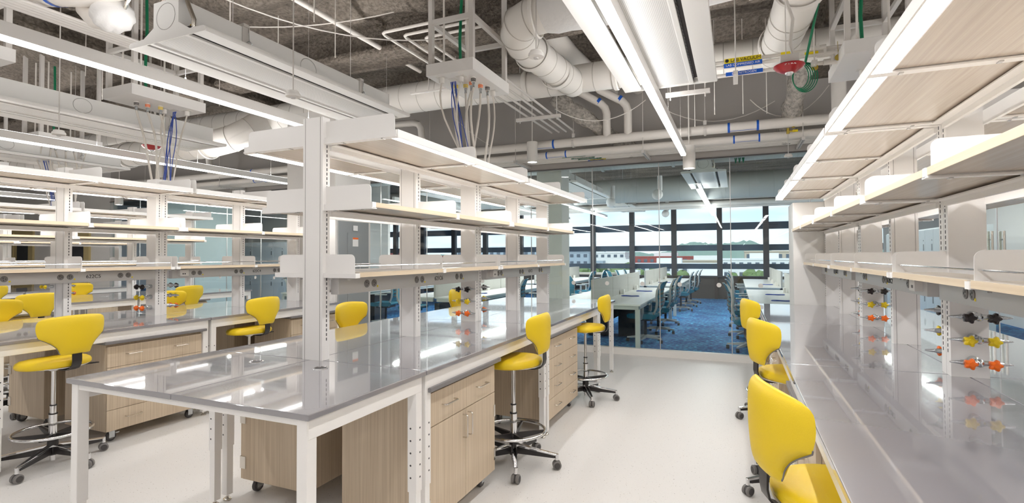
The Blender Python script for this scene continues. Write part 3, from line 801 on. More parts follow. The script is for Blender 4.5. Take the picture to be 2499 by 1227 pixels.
linear_light(2.62, -10.0, 6.7, 2.73, 'added linear fill light over the aisle beyond the right bench, hidden by shelves')  # extra pendant added to light the right side
linear_light(-13.4, .5, 6.6, 2.73, 'added linear fill light far left beyond the farthest shelves')  # another extra pendant, added as fill for the far left
def downlight(x, y, zb, label):
    t = thing('cylinder_downlight', label, 'downlight', (x, y, zb), 0, 'cylinder downlights')
    B().lathe([(.060, .012), (.075, 0), (.078, .0), (.078, .30)], 32).cyl((0, 0, .30), (0, 0, HC-zb-.05), .008, n=8).build('housing', 'duct', t, smooth=True)
    B().lathe([(.062, .006), (.062, .010)], 28).build('lens', 'spotglow', t)
downlight(-.54, 7.1, 2.605, 'white cylinder downlight at the end of the linear light in the right aisle')
downlight(-12.3, 7.0, 2.63, 'white cylinder downlight above the left shelves, before the glass')
downlight(-7.1, 7.1, 2.63, 'white cylinder downlight partly hidden above the left shelves')
downlight(-2.72, 7.1, 2.85, 'white cylinder downlight peeking above the central shelf')

def chilled_beam(xc, y0, y1, z, label, hw=.345):
    t = thing('chilled_beam', label, 'chilled beam', (xc, y0, z), 0, 'ceiling chilled beams'); L = y1-y0
    # profile in XZ: wide base, tapering neck, tall box
    b = B()
    sec = [(-hw, 0), (-hw-.009, .010), (-hw-.006, .026), (-hw+.01, .034), (-.215, .036), (-.115, .092), (-.115, .245), (.115, .245), (.115, .092), (.215, .036), (hw-.01, .034), (hw+.006, .026), (hw+.009, .010), (hw, 0)]
    for (ya, yb) in ((-.006, 0), (L, L+.006)): b.prism(sec, ya, yb)
    b.build('end_plate', 'beam', t)
    b = B(); b.box(-.112, .112, 0, L, .06, .242)
    b.build('air_duct_box', 'beam', t, bevel=.002)
    for s in (-1, 1):
        b = B(); vs = [(s*(hw+.004), 0, .012), (s*hw, 0, .03), (s*(hw-.12), 0, .045), (s*(hw-.125), 0, .03), (s*(hw-.13), 0, .012), (s*hw, 0, .0)]
        b.prism([(v[0], v[2]) for v in vs], 0, L); b.build('wing', 'beam', t, smooth=True)
    B().box(-.150, .150, 0, L, .014, .024).build('perforated_panel', 'perf', t)
    for s in (-1, 1): B().box(s*.150, s*.180, 0, L, .008, .03).build('panel_rail', 'beam', t, bevel=.002)
    b = B()
    for s in (-1, 1):
        b.box(s*.181, s*.214, 0.0, L, .050, .054)
        b.box(s*.181, s*.183, 0.0, L, .02, .050)
        y = .04
        while y < L-.06:
            b.box(s*.1832, s*.1855, y, y+.028, .026, .046, 1); y += .055
    b.build('air_slot', ['rubber', 'alum'], t)
    for y in (L*.22, L*.80):
        b = B(); b.box(-.13, .13, y-.02, y+.02, .243, .262); b.box(.116, .119, y-.02, y+.035, .09, .26)
        b.cyl((0, y, .26), (0, y, HC-z), .003, n=6)
        b.rings([(.125+0*k, y+.03+.022*math.sin(2*PI*k/16), .155-.03+.030*math.cos(2*PI*k/16)) for k in range(16)], .003, 6, closed=True, mi=1)
        b.rings([(.125, y+.02, .262), (.127, y+.02, .21), (.125, y+.03, .155)], .002, 6, mi=1)
        b.build('hanger', ['strut', 'zinc'], t)
    b = B(); b.rings([(.1155, L*.5+.08*math.cos(2*PI*k/32), .155+.07*math.sin(2*PI*k/32)) for k in range(32)], .0012, 4, closed=True)
    b.rings([(.085*math.cos(2*PI*k/32), -.0065, .145+.080*math.sin(2*PI*k/32)) for k in range(32)], .0012, 4, closed=True)
    b.build('knockout_ring', 'seam', t)
    b = B()
    for sx in (-.15, .15): b.rings([(sx, .06, .05), (sx*1.15, .05, .12), (sx*.95, .03, .22), (sx*.5, .06, .36), (sx*.2, .2, .5), (0, .4, .6)], .013, 8)
    for sx in (-.15, .15): b.cyl((sx, .06, .045), (sx, .06, .09), .017, n=8, mi=1)
    b.build('supply_hose', ['steel', 'brass'], t, smooth=True)
    return t
chilled_beam(-3.155, 2.05, 4.10, 2.80, 'large white chilled beam at the upper left, its shield-shaped end facing the viewer')
chilled_beam(-.46, 1.2, 4.21, 2.80, 'large white chilled beam at the top centre-right, beside the aisle light')
chilled_beam(-5.90, 1.6, 4.32, 2.80, 'chilled beam at the far upper left, below the first service panel')
chilled_beam(-8.70, 2.2, 4.9, 2.80, 'chilled beam low at the left edge, above the farther shelves')

# ------------------------------------------------------------------ service panels with hoses
def service_panel(x0, y0, label, conn, hoses=True, drop=2.2, w=.46, L=.755, z=3.05, seed=1):
    t = thing('ceiling_service_panel', label, 'service panel', (x0+w/2, y0, z), 0, None); rnd = random.Random(seed)
    B().box(-w/2, w/2, 0, L, 0, .105).build('panel_box', 'white', t, bevel=.002)
    b = B()
    for sx in (-w/2+.03, w/2-.03):
        for sy in (.04, L-.04): b.box(sx-.02, sx+.02, sy-.02, sy+.02, .105, HC-z)
        b.box(sx-.018, sx+.018, .04, L-.04, .46, .50)
    for sy in (.04, L-.04): b.box(-w/2+.03, w/2-.03, sy-.018, sy+.018, .46, .50)
    b.build('strut_frame', 'strut', t)
    b = B()
    for sx, sy in ((-.10, .52), (.1, .16), (-.12, .12)): b.cyl((sx, sy, .105), (sx, sy, 1.1), .009, n=8)
    b.build('drop_pipes', 'pipe', t, smooth=True)
    b = B(); b.rings([(-.05, .3, 1.1), (-.04, .3, .8), (-.06, .3, .4), (-.05, .3, .105)], .014, 8); b.build('green_cable_bundle', 'green', t, smooth=True)
    tgt = (0, L*.5+.15)
    for kind, px, py in conn:
        if kind in ('black', 'yellow', 'orange'):
            q = B(); q.lathe([(.018, -.0), (.023, -.004), (.023, -.012), (.018, -.014)], 16, (px, py, 0), 0)
            for k in range(3): q.lathe([(.0225-.0006*k, -.014-.010*k), (.0225-.0006*k, -.020-.010*k)], 16, (px, py, 0), 1); q.lathe([(.0200, -.020-.010*k), (.0200, -.024-.010*k)], 16, (px, py, 0), 0)
            q.lathe([(.012, -.042), (.015, -.052), (.011, -.070), (.012, -.09)], 12, (px, py, 0), 2)
            q.build('quick_connector', ['duct', 'knob'+kind, 'zinc'], t, smooth=True)
            r0, mat, z1 = .0105, 'hose', -.09
        elif kind == 'power':
            B().box(px-.045, px+.045, py-.03, py+.03, -.003, 0).lathe([(.021, -.05), (.024, -.045), (.024, -.006), (.02, -.003)], 18, (px, py, 0)).build('power_socket', 'whiteplastic', t, smooth=True)
            r0, mat, z1 = .008, 'hose', -.05
        else:
            B().box(px-.04, px+.04, py-.03, py+.03, -.003, 0).build('data_plate', 'whiteplastic', t)
            r0, mat, z1 = .0042, 'bluecable', -.02
        if hoses:
            reps = 1 if kind != 'data' else 5
            for q in range(reps):
                ex = px*.35+rnd.uniform(-.05, .05); ey = py*.5+.22+rnd.uniform(-.06, .06); zd = -(z-drop)
                sx = px+(q-2)*.012 if reps > 1 else px
                sway = rnd.uniform(-.05, .05)
                pts = [(sx, py, z1)]
                for k in range(1, 9):
                    s = k/8; u = s*s*(3-2*s)
                    pts.append((sx+(ex-sx)*u+sway*math.sin(PI*s), py+(ey-py)*u+sway*.6*math.sin(2*PI*s), z1+(zd-z1)*s))
                B().rings(pts, r0, 8).build('hose' if reps == 1 else 'data_cable', mat, t, smooth=True)
    return t
CN = [('power', -.12, .08), ('data', -.05, .16), ('power', .05, .12), ('yellow', -.09, .28), ('yellow', .0, .30), ('orange', .08, .26), ('orange', .12, .36), ('black', .14, .18), ('black', .15, .44), ('power', .13, .60)]
service_panel(-2.46, 3.845, 'white ceiling service panel over the central bench, with white hoses and blue cables hanging', CN, seed=2)
CN2 = [('black', .0, .18), ('orange', .03, .27), ('yellow', .06, .38), ('power', -.02, .47), ('data', .04, .54), ('power', .12, .62)]
service_panel(-5.73, 3.10, 'white ceiling service panel at the upper left with blue cables, beside the small red strobe', CN2, seed=5)
service_panel(.80, 4.735, 'white ceiling service panel at the upper right, behind the overhead shelf light', CN2, seed=8)
service_panel(-5.74, 1.48, 'white ceiling service panel cut off by the top left corner', [], hoses=False)
service_panel(-8.86, 3.80, 'smaller white service panel above the left shelves with many hoses', CN, seed=11)
service_panel(-12.1, 4.1, 'distant white service panel with blue cables far left, above the shelf tops', CN2, seed=4)

# ------------------------------------------------------------------ sensors and strobes
def sensor(x, y, z, label):
    t = thing('occupancy_sensor', label, 'ceiling sensor', (x, y, z), 0, 'pendant sensors')
    B().lathe([(.02, -.004), (.047, 0), (.049, .012), (.046, .022), (.038, .024), (.038, .036), (.036, .038)], 28).build('sensor_head', 'whiteplastic', t, smooth=True, angle=35)
    B().lathe([(.014, -.012), (.018, -.002)], 16).build('sensor_lens', 'rail', t, smooth=True)
    B().cyl((0, 0, .038), (0, 0, HC-z-.06), .0045, n=8).build('stem', 'strut', t)
sensor(-2.72, 2.615, 2.56, 'round white pendant sensor hanging in front of the large left chilled beam')
sensor(-1.12, 3.0, 2.715, 'round white pendant sensor hanging in front of the big ducts')
sensor(-5.22, 2.5, 2.52, 'round white pendant sensor at the left, in front of the second linear light')
sensor(.62, 7.3, 2.70, 'small round pendant sensor high before the glass, near the right shelf lights')

def strobe(x, y, z, label):
    t = thing('fire_alarm_strobe', label, 'fire alarm', (x, y, z), 0, 'fire alarm strobes')
    B().lathe([(.020, -.010), (.05, -.004), (.088, .018), (.106, .040), (.105, .046), (.02, .047)], 36).build('red_dish', 'red', t, smooth=True)
    B().sphere((0, 0, -.008), .030, 18, 10, sc=(1, 1, .7)).build('lamp_lens', 'clear', t, smooth=True)
    B().box(-.062, .062, -.062, .062, .047, .115).build('back_box', 'whiteplastic', t, bevel=.003)
    b = B(); b.rings([(.03, 0, .115), (.01, .0, .2), (.03, .02, .40), (-.02, .05, .60), (-.10, .06, .75), (-.10, .02, HC-z-.1)], .013, 8); b.cyl((-.02, 0, .115), (-.02, 0, HC-z-.1), .004, n=6)
    b.build('conduit', 'duct', t, smooth=True)
    word = 'FIRE'; c = math.cos
    for i, chx in enumerate(word):
        a = -PI/2+(i-1.5)*.20
        text(chx, 'letter', .030, 'whiteink', t, (.101*math.cos(a), .101*math.sin(a), .030), (PI/2-.62, 0, a+PI/2), ext=.001)
strobe(.384, 4.35, 2.845, 'red FIRE strobe hanging in the right aisle near the upper right')
strobe(-6.62, 4.13, 2.82, 'small red fire strobe hanging at the left below a service panel')

# ------------------------------------------------------------------ ducts and pipes
def spiral_duct(name, pts, r, label, mat='duct', seam=.28, n=32, fl=(), rr=None):
    b = B(); P = [Vector(p) for p in pts]
    b.rings(P, rr or r, n)
    # seams
    for i in range(len(P)-1):
        d = P[i+1]-P[i]; L = d.length
        if L < .5: continue
        u = d.normalized(); k = seam*.6; r0 = rr[i] if rr else r; r1 = rr[i+1] if rr else r
        while k < L:
            q = P[i]+u*k; rad = r0+(r1-r0)*k/L
            b.rings([q-u*.004, q, q+u*.004], [rad+.0002, rad+.0040, rad+.0002], n, cap=False, mi=1); k += seam
    for i in range(1, len(P)-1):
        if (P[i]-P[i-1]).length < .5 or (P[i+1]-P[i]).length < .5:
            u = ((P[i+1]-P[i]).normalized()+(P[i]-P[i-1]).normalized()).normalized(); rad = rr[i] if rr else r
            b.rings([P[i]-u*.005, P[i], P[i]+u*.005], [rad+.001, rad+.006, rad+.001], n, cap=False, mi=1)
    for (p, dr, w, ex) in fl:
        p = Vector(p); dr = Vector(dr).normalized(); b.rings([p-dr*w/2, p-dr*w*.3, p+dr*w*.3, p+dr*w/2], [ex-.012, ex, ex, ex-.012], n, cap=False)
    o = b.build(name, [mat, 'ductseam' if mat == 'duct' else mat], smooth=True, angle=30)
    return tag(o, label, 'duct')
spiral_duct('spiral_duct', [(-13, 6.0, 3.66), (-3.2, 6.0, 3.66), (-2.5, 6.0, 3.60), (3.2, 6.0, 3.58)], .2, 'big white spiral duct crossing the room under the ceiling before the soffit', rr=[.2, .2, .165, .165],
            fl=[((-2.35, 6, 3.6), (1, 0, 0), .06, .19), ((-1.25, 6, 3.59), (1, 0, 0), .06, .185), ((-5.2, 6, 3.66), (1, 0, 0), .06, .22)])
spiral_duct('branch_duct', [(-1.76, 6.0, 3.55), (-1.79, 5.5, 3.52), (-1.83, 4.78, 3.50), (-1.845, 4.58, 3.515), (-1.82, 4.39, 3.53), (-1.73, 4.25, 3.55), (-1.60, 4.19, 3.56), (-1.48, 4.19, 3.57)], .160, 'fat round branch duct with elbow dropping to the big duct at top centre',
            fl=[((-1.80, 5.45, 3.50), (0, 1, 0), .07, .178), ((-1.83, 4.8, 3.50), (0, 1, 0), .07, .183), ((-1.56, 4.19, 3.563), (1, 0, 0), .04, .19)])
o = B().rings([(-1.50, 4.19, 3.57), (-1.42, 4.19, 3.585), (-1.30, 4.2, 3.62), (-1.1, 4.2, 3.62), (-.7, 4.2, 3.62), (-.3, 4.2, 3.62), (.1, 4.2, 3.64)], [.165, .20, .22, .23, .22, .23, .22], 28).build('wrapped_duct', 'foil', smooth=True)
tag(o, 'white foil-wrapped duct behind the chilled beam at top centre', 'duct')
spiral_duct('branch_duct', [(.40, 6.0, 3.55), (.42, 5.5, 3.50), (.46, 4.9, 3.50), (.50, 4.5, 3.58), (.54, 4.25, 3.74), (.56, 4.1, 4.0)], .165, 'thick round branch duct rising at the upper right above the FIRE strobe',
            fl=[((.41, 5.55, 3.51), (0, 1, 0), .07, .188), ((.49, 4.6, 3.55), (0, -1, .3), .05, .185)])
spiral_duct('spiral_duct', [(-14, 5.5, 3.22), (-7.4, 5.5, 3.22), (-7.0, 5.55, 3.28), (-6.8, 5.7, 3.42), (-6.75, 5.9, 3.6)], .2, 'large round duct running low across the upper left behind the second chilled beam',
            fl=[((-7.45, 5.5, 3.22), (1, 0, 0), .06, .225), ((-9.4, 5.5, 3.22), (1, 0, 0), .05, .22)])
o = B().rings([(-1.9, 4.9, 4.02), (-1.85, 6.2, 3.98), (-1.7, 7.8, 3.96)], .11, 16).rings([(-1.45, 4.9, 4.02), (-1.4, 6.2, 3.98), (-1.3, 7.8, 3.96)], .09, 16).build('ceiling_pipe', 'duct', smooth=True)
tag(o, 'pair of pale pipes high behind the central ducts, under the deck', 'pipe')
tag(B().cyl((1.12, 7.0, 3.1), (1.12, 7.0, 4.2), .075, n=20).build('riser_duct', 'duct', smooth=True), 'short white riser duct behind the upper right service panel', 'duct')
# elbowed insulated ducts at the upper-left corner
o = B().rings([(-5.5, 2.25, 3.74), (-5.2, 2.28, 3.68), (-4.62, 2.35, 3.60), (-4.3, 2.38, 3.60)], .16, 24).build('insulated_pipe', 'pipe', smooth=True)
tag(o, 'thick white insulated pipe with blue tape marks at the top left', 'pipe')
b = B()
for x in (-4.9, -4.58): b.rings([(x-.02, 2.31, 3.64), (x+.02, 2.315, 3.634)], .1635, 24, cap=False)
bt = b.build('tape_band', 'blue', o); bt.matrix_parent_inverse = Matrix()
# bagged valve
t = thing('bagged_pipe_end', 'white plastic-bagged pipe end with flexible metal hose, at the top left', 'pipe', (-4.50, 2.50, 3.40))
b = B(); b.sphere((0, 0, 0), .155, 26, 16, sc=(1.1, .9, .85))
rnd = random.Random(4)
for i, v in enumerate(b.v):
    k = 1+.05*math.sin(9*math.atan2(v[2], v[1])+3*v[0]*10)+rnd.uniform(-.012, .012); b.v[i] = (v[0]*1.0, v[1]*k, v[2]*k)
b.build('plastic_bag', 'foil', t, smooth=True, angle=180)
B().lathe([(.052, .10), (.052, .125), (.02, .126)], 24, (0, 0, 0), axis='X').build('collar', 'duct', t, smooth=True)
B().rings([(.12, 0, 0), (.18, -.01, .03), (.24, 0, .14), (.30, .02, .32), (.4, .1, .5)], .014, 8).build('flexible_hose', 'steel', t, smooth=True)
B().rings([(-.12, 0, 0), (-.22, .0, .02), (-.32, .0, .10), (-.34, .0, .4)], .085, 20).build('pipe_elbow', 'pipe', t, smooth=True)

def pipe(pts, r, label, mat='pipe', name='pipe', n=14, cat='pipe', group=None):
    o = B().rings(pts, r, n).build(name, mat, smooth=True); return tag(o, label, cat, group)
mp = pipe([(-14, 7.3, 3.135), (4.5, 7.3, 3.135)], .064, 'thick upper insulated pipe running across above the glass wall', name='insulated_pipe')
mp2 = pipe([(-14, 7.42, 3.0), (4.5, 7.42, 3.0)], .052, 'second insulated pipe just below the thick one above the glass wall', name='insulated_pipe')
for k, (yy, zz) in enumerate(((7.50, 2.965), (7.565, 2.955), (7.625, 2.95), (7.68, 2.945), (7.74, 2.95))):
    pipe([(-14, yy, zz), (4.5, yy, zz)], .017, 'thin white pipe in the bundle under the soffit above the glass wall', name='thin_pipe', n=10, group='thin pipes above the glass')
# blue taped marks
for x0, x1 in ((-2.75, -2.45), (-8.95, -8.62), (-.06, .28)):
    b = B(); b.box(x0, x1, 7.262, 7.265, 3.078, 3.082)
    for x in (x0, x1): b.rings([(x-.014, 7.3, 3.135), (x+.014, 7.3, 3.135)], .0655, 20, cap=False)
    b.build('tape_band', 'blue', mp)
for x0, x1 in ((-2.60, -2.30), (-8.70, -8.40), (0.0, .30)):
    b = B(); b.box(x0, x1, 7.382, 7.385, 2.955, 2.958)
    for x in (x0, x1): b.rings([(x-.010, 7.42, 3.0), (x+.010, 7.42, 3.0)], .0535, 18, cap=False)
    b.build('tape_band', 'blue', mp2)
# drops from the big duct level to the main pipe
for x, tp, lab in ((-1.66, (-2.0, 7.15, 3.80), 'left of two white pipes elbowing down to the main pipe at top centre'), (-1.36, (-1.72, 7.15, 3.80), 'right of two white pipes elbowing down to the main pipe at top centre')):
    o = pipe([(x, 7.3, 3.15), (x, 7.3, 3.50), (x-.02, 7.28, 3.58), (x-.07, 7.25, 3.64), tp, (tp[0]-.2, 7.0, 4.1)], .055, lab, name='elbow_pipe')
    B().rings([(x-.09, 7.243, 3.655), (x-.12, 7.232, 3.680)], .0575, 18, cap=False).build('tape_band', 'blue', o)
for x, lab in ((-4.72, 'white elbow pipe dropping behind the left end of the central top shelf'), (-11.3, 'white elbow pipe above the far-left shelves'), (-9.8, 'second white elbow pipe above the far-left shelves')):
    pipe([(x-.6, 7.2, 3.7), (x-.12, 7.2, 3.68), (x-.03, 7.2, 3.65), (x, 7.22, 3.58), (x, 7.28, 3.2)], .055, lab, name='elbow_pipe')
# clevis hangers on the main pipe
for i, x in enumerate((-6.4, -4.6, -2.15, -.35, 1.25)):
    b = B(); b.strip([(x, 7.3+.075*math.sin(a), 3.135-.075*math.cos(a)) for a in [(-1.9+3.8*k/12) for k in range(13)]], .03, .005, (1, 0, 0)).cyl((x, 7.3, 3.2), (x, 7.3, HC-.05), .005, n=6)
    b.box(x-.02, x+.02, 7.28, 7.32, 3.2, 3.26)
    tag(b.build('pipe_hanger', 'strut'), 'clevis pipe hanger holding the thick pipe above the glass wall', 'pipe hanger', 'clevis hangers')
for i, x in enumerate((-9.5, -7.4, -3.05, -1.15, .78)):
    b = B(); b.box(x-.02, x+.02, 7.22, 7.86, 2.885, 2.925)
    for k in range(9): b.box(x-.0205, x-.0195, 7.28+k*.06, 7.31+k*.06, 2.90, 2.91, 1); b.box(x-.006, x+.006, 7.28+k*.06, 7.31+k*.06, 2.8845, 2.8852, 1)
    b.cyl((x, 7.25, 2.92), (x, 7.25, HC-.05), .005, n=6); b.cyl((x, 7.84, 2.92), (x, 7.84, 3.3), .005, n=6)
    tag(b.build('strut_trapeze', ['strut', 'slot']), 'perforated strut carrying the thin pipes under the soffit', 'pipe hanger', 'struts under the thin pipes')
# pipe labels above the glass (words as on the pipes)
def plabel(body, x, y, z, w, h, plate_, ink, size, label, rx=PI/2):
    t = thing('pipe_label', label, 'pipe label', (x, y, z))
    B().box(-w/2, w/2, -.001, .001, -h/2, h/2).build('label_plate', plate_, t)
    text(body, 'label_text', size, ink, t, (0, -.0022, 0), (PI/2, 0, 0))
    t.rotation_euler = (rx-PI/2, 0, 0); return t
plabel('TEMPERED WATER \u2192', -2.20, 7.475, 2.960, .36, .032, 'greenlabel', 'whiteink', .030, 'green pipe label reading TEMPERED WATER, top of the green labels', PI/2-.9)
plabel('LAB HOT WATER \u2192', -2.08, 7.545, 2.944, .36, .032, 'greenlabel', 'whiteink', .030, 'green pipe label reading LAB HOT WATER', PI/2-.9)
plabel('LAB COLD WATER \u2192', -1.99, 7.605, 2.935, .36, .032, 'greenlabel', 'whiteink', .030, 'green pipe label reading LAB COLD WATER', PI/2-.9)
plabel('LAB VACUUM', -1.88, 7.665, 2.928, .24, .03, 'yellowlabel', 'ink', .026, 'small yellow pipe label below the green water labels', PI/2-.9)
plabel('NITROGEN', -1.93, 7.722, 2.93, .24, .03, 'blue', 'whiteink', .026, 'small blue pipe label below the green water labels', PI/2-.9)
# lab gas lines at upper right
for k, (zz, yy) in enumerate(((3.225, 5.06), (3.17, 5.02), (3.10, 5.04))):
    pipe([(-.6, yy, zz), (1.9, yy, zz)], .017, ('upper', 'middle', 'lower')[k]+' thin gas line behind the FIRE strobe at the upper right', name='gas_pipe', n=10)
plabel('\u25cf LAB VACUUM', .08, 5.036, 3.225, .30, .044, 'yellowlabel', 'ink', .040, 'yellow pipe label reading LAB VACUUM at the upper right')
plabel('LAB COMPRESSED AIR', .08, 4.996, 3.170, .31, .038, 'blue', 'whiteink', .028, 'blue pipe label reading LAB COMPRESSED AIR')
plabel('LAB NITROGEN', .09, 5.016, 3.10, .30, .034, 'blue', 'whiteink', .028, 'lowest blue pipe label, under LAB COMPRESSED AIR')
for k, x in enumerate((-.38, .02, .62)):
    b = B(); b.box(x-.19, x+.19, 4.9-.0, 4.94, 2.93-.0, 2.965) if k == 0 else b.box(x-.02, x+.02, 4.9, 5.2, 3.055, 3.09)
    for sx in ((-.15, .15) if k == 0 else (0,)): b.cyl((x+sx, 4.92, 2.90 if k == 0 else 3.05), (x+sx, 4.92, HC-.05), .006, n=6)
    tag(b.build('strut_trapeze', 'strut'), ('hanging strut bar with threaded rods right of the aisle light', 'short strut holding the labelled gas lines', 'strut and rods beside the FIRE strobe')[k], 'pipe hanger')
t = thing('valve_cluster', 'white shut-off valves with brass tags on the gas lines right of the FIRE strobe', 'valve', (.66, 5.03, 3.16))
b = B()
for x, z in ((0, .065), (.05, .01), (.1, -.06)): b.cyl((x-.06, 0, z), (x+.06, 0, z), .026, n=12); b.box(x-.01, x+.01, -.03, .0, z-.01, z+.04)
b.build('valve_bodies', 'duct', t, smooth=True)
b = B()
for x, z in ((-.03, -.11), (.14, -.05)): b.lathe([(.026, -.002), (.026, .002)], 18, (x, -.05, z), axis='Y').cyl((x, -.05, z+.026), (x, -.03, z+.14), .002, n=5)
b.build('brass_tag', 'brass', t)
B().box(-.10, .0, -.03, -.026, .015, .035).build('yellow_handle', 'yellowlabel', t); B().box(-.28, -.18, -.03, -.026, .045, .065).build('yellow_handle', 'yellowlabel', t)
# green cable coil
b = B()
for k in range(5): b.rings([(.52+(.06+.008*k)*math.cos(2*PI*q/24)+.01*k, 4.95+.01*k, 2.98+(.10+.006*k)*math.sin(2*PI*q/24)) for q in range(24)], .0045, 6, closed=True)
b.rings([(.56, 4.97, 3.1), (.62, 4.9, 3.4), (.70, 4.8, 3.8), (.72, 4.8, HC-.1)], .010, 8)
tag(b.build('green_cable_coil', 'green', smooth=True), 'coil of green cable hanging behind the FIRE strobe', 'cable')
b = B(); b.box(-.0, .5, 4.35, 4.39, 3.50, 3.54); b.cyl((.02, 4.37, 3.5), (.02, 4.37, HC), .006, n=6).cyl((.48, 4.37, 3.5), (.48, 4.37, HC), .006, n=6)
b2 = b.build('strut_trapeze', 'strut'); b2.location = (.12, 0, -.05); tag(b2, 'strut bar crossing under the right branch duct', 'pipe hanger')
# brass valves on the main pipe
t = thing('brass_valve_pair', 'brass valves with yellow tags on the pipes right of the cylinder downlight', 'valve', (.62, 7.34, 3.0))
for i, (x, z) in enumerate(((0, .02), (.06, .09))): B().cyl((x-.0, -.04, z-.03), (x, -.04, z+.04), .018, n=10).cyl((x+.0, -.04, z), (x+.07, -.05, z), .012, n=8).build('valve_body', 'brass', t, smooth=True); B().box(x+.05, x+.11, -.06, -.03, z-.012, z+.012).build('yellow_tag', 'yellowlabel', t)
# sprinkler main, conduits, droopy cables
pipe([(-3.86, -3, 3.93), (-3.80, 5.0, 3.93), (-3.80, 5.8, 3.93)], .028, 'straight painted sprinkler pipe running diagonally under the deck at top centre-left', name='sprinkler_pipe')
for k in range(3):
    x = -3.35+.17*k
    pipe([(x, 5.85, 3.80), (x, 4.45+.14*k, 3.80), (x+.015, 4.40+.14*k, 3.80), (x+.05, 4.38+.14*k, 3.80), (-2.3, 4.38+.14*k, 3.80)], .016, ('outer', 'middle', 'inner')[k]+' of three small pipes turning a corner left of the central service panel', name='small_pipe', n=8)
b = B(); b.box(-3.5, -2.8, 5.66, 5.70, 3.74, 3.775).cyl((-3.2, 5.68, 3.7), (-3.2, 5.68, 4.2), .006, n=6).box(-3.55, -3.05, 5.2, 5.23, 3.42, 3.44).cyl((-3.3, 5.215, 3.42), (-3.3, 5.215, 3.74), .006, n=6)
tag(b.build('strut_trapeze', 'strut'), 'small strut hanger left of the central service panel', 'pipe hanger')
for x0, lab in ((-4.9, 'bundle of thin conduits seen between the first linear light and the upper left panel'), (-8.1, 'bundle of thin conduits high above the third bench')):
    b = B()
    for k in range(5): b.cyl((x0-.08*k, -2, 3.42+.01*k), (x0-.08*k, 5.9, 3.42+.01*k), .014, n=8)
    tag(b.build('conduit_bundle', 'strut', smooth=True), lab, 'conduit')
b = B()
for k in range(4): b.cyl((-1.35+.11*k, 4.75, 3.28), (-1.35+.11*k, 7.2, 3.28), .013, n=8)
b.box(-1.5, -.9, 6.2, 6.24, 3.225, 3.265).cyl((-1.45, 6.22, 3.2), (-1.45, 6.22, 4.1), .006, n=6).cyl((-.95, 6.22, 3.2), (-.95, 6.22, 4.1), .006, n=6)
ob = b.build('conduit_bundle', 'strut', smooth=True); ob.location.x = -1.1; tag(ob, 'small pipes on a strut right of the hoses of the central service panel', 'conduit')
rnd = random.Random(12)
cable_sets = [((-4.9, 2.4, 3.95), (-3.0, 4.0, 3.98), .14), ((-4.3, 3.0, 3.85), (-2.6, 4.9, 3.85), .22), ((-5.4, 3.6, 4.0), (-3.2, 4.4, 4.0), .12), ((-2.2, 6.6, 3.45), (-1.1, 7.2, 3.6), .22), ((-1.0, 7.5, 3.6), (.5, 7.6, 3.5), .25), ((.2, 7.4, 3.5), (1.1, 7.5, 3.6), .3), ((-4.3, 7.6, 3.8), (-3.5, 7.6, 3.2), .05)]
for i, (a, c, sag) in enumerate(cable_sets):
    a, c = Vector(a), Vector(c); pts = []
    for k in range(13): s = k/12; p = a.lerp(c, s); p.z -= sag*4*s*(1-s); pts.append(p)
    pipe(pts, .006, ('long loose cable under the deck at top left', 'second loose cable sagging beside the sprinkler pipe', 'loose cable looping above the large chilled beam', 'thick white cable looping under the central duct', 'thin cable sagging on the soffit right of centre', 'thin cable looping behind the FIRE strobe', 'cable running down the soffit behind the central top shelf')[i], name='loose_cable', n=6, cat='cable')
rods = [(-4.2, 3.3), (-3.7, 4.1), (-3.3, 3.4), (-2.9, 4.6), (-4.7, 4.3), (-5.0, 3.2), (-5.9, 3.9), (-6.6, 3.4), (-7.4, 4.0), (-.2, 6.4), (.1, 6.5), (.35, 6.6), (-.45, 6.9), (-2.7, 5.2), (-6.3, 4.8)]
for i, (x, y) in enumerate(rods):
    pipe([(x, y, 3.5 if y < 6 else 3.1), (x, y, 4.2)], .005, 'thin threaded rod hanging from the deck among the ducts', name='threaded_rod', n=6, cat='rod', group='threaded rods under the deck')
# fireproofed diagonal braces
for a, c, lab in (((-2.35, 7.0, 3.75), (-1.35, 7.75, 3.0), 'shaggy fireproofed diagonal brace behind the big duct at top centre'), ((.75, 6.6, 3.75), (.62, 7.7, 3.0), 'shaggy fireproofed brace behind the valves at the upper right')):
    b = B(); a, c = Vector(a), Vector(c); pts = [a.lerp(c, k/10) for k in range(11)]
    b.rings(pts, [.11+.02*math.sin(k*2.3) for k in range(11)], 18)
    rr = random.Random(9)
    for i, v in enumerate(b.v): b.v[i] = (v[0]+rr.uniform(-.012, .012), v[1]+rr.uniform(-.012, .012), v[2]+rr.uniform(-.012, .012))
    tag(b.build('fireproofed_brace', 'fireproof2', smooth=True, angle=180), lab, 'brace')

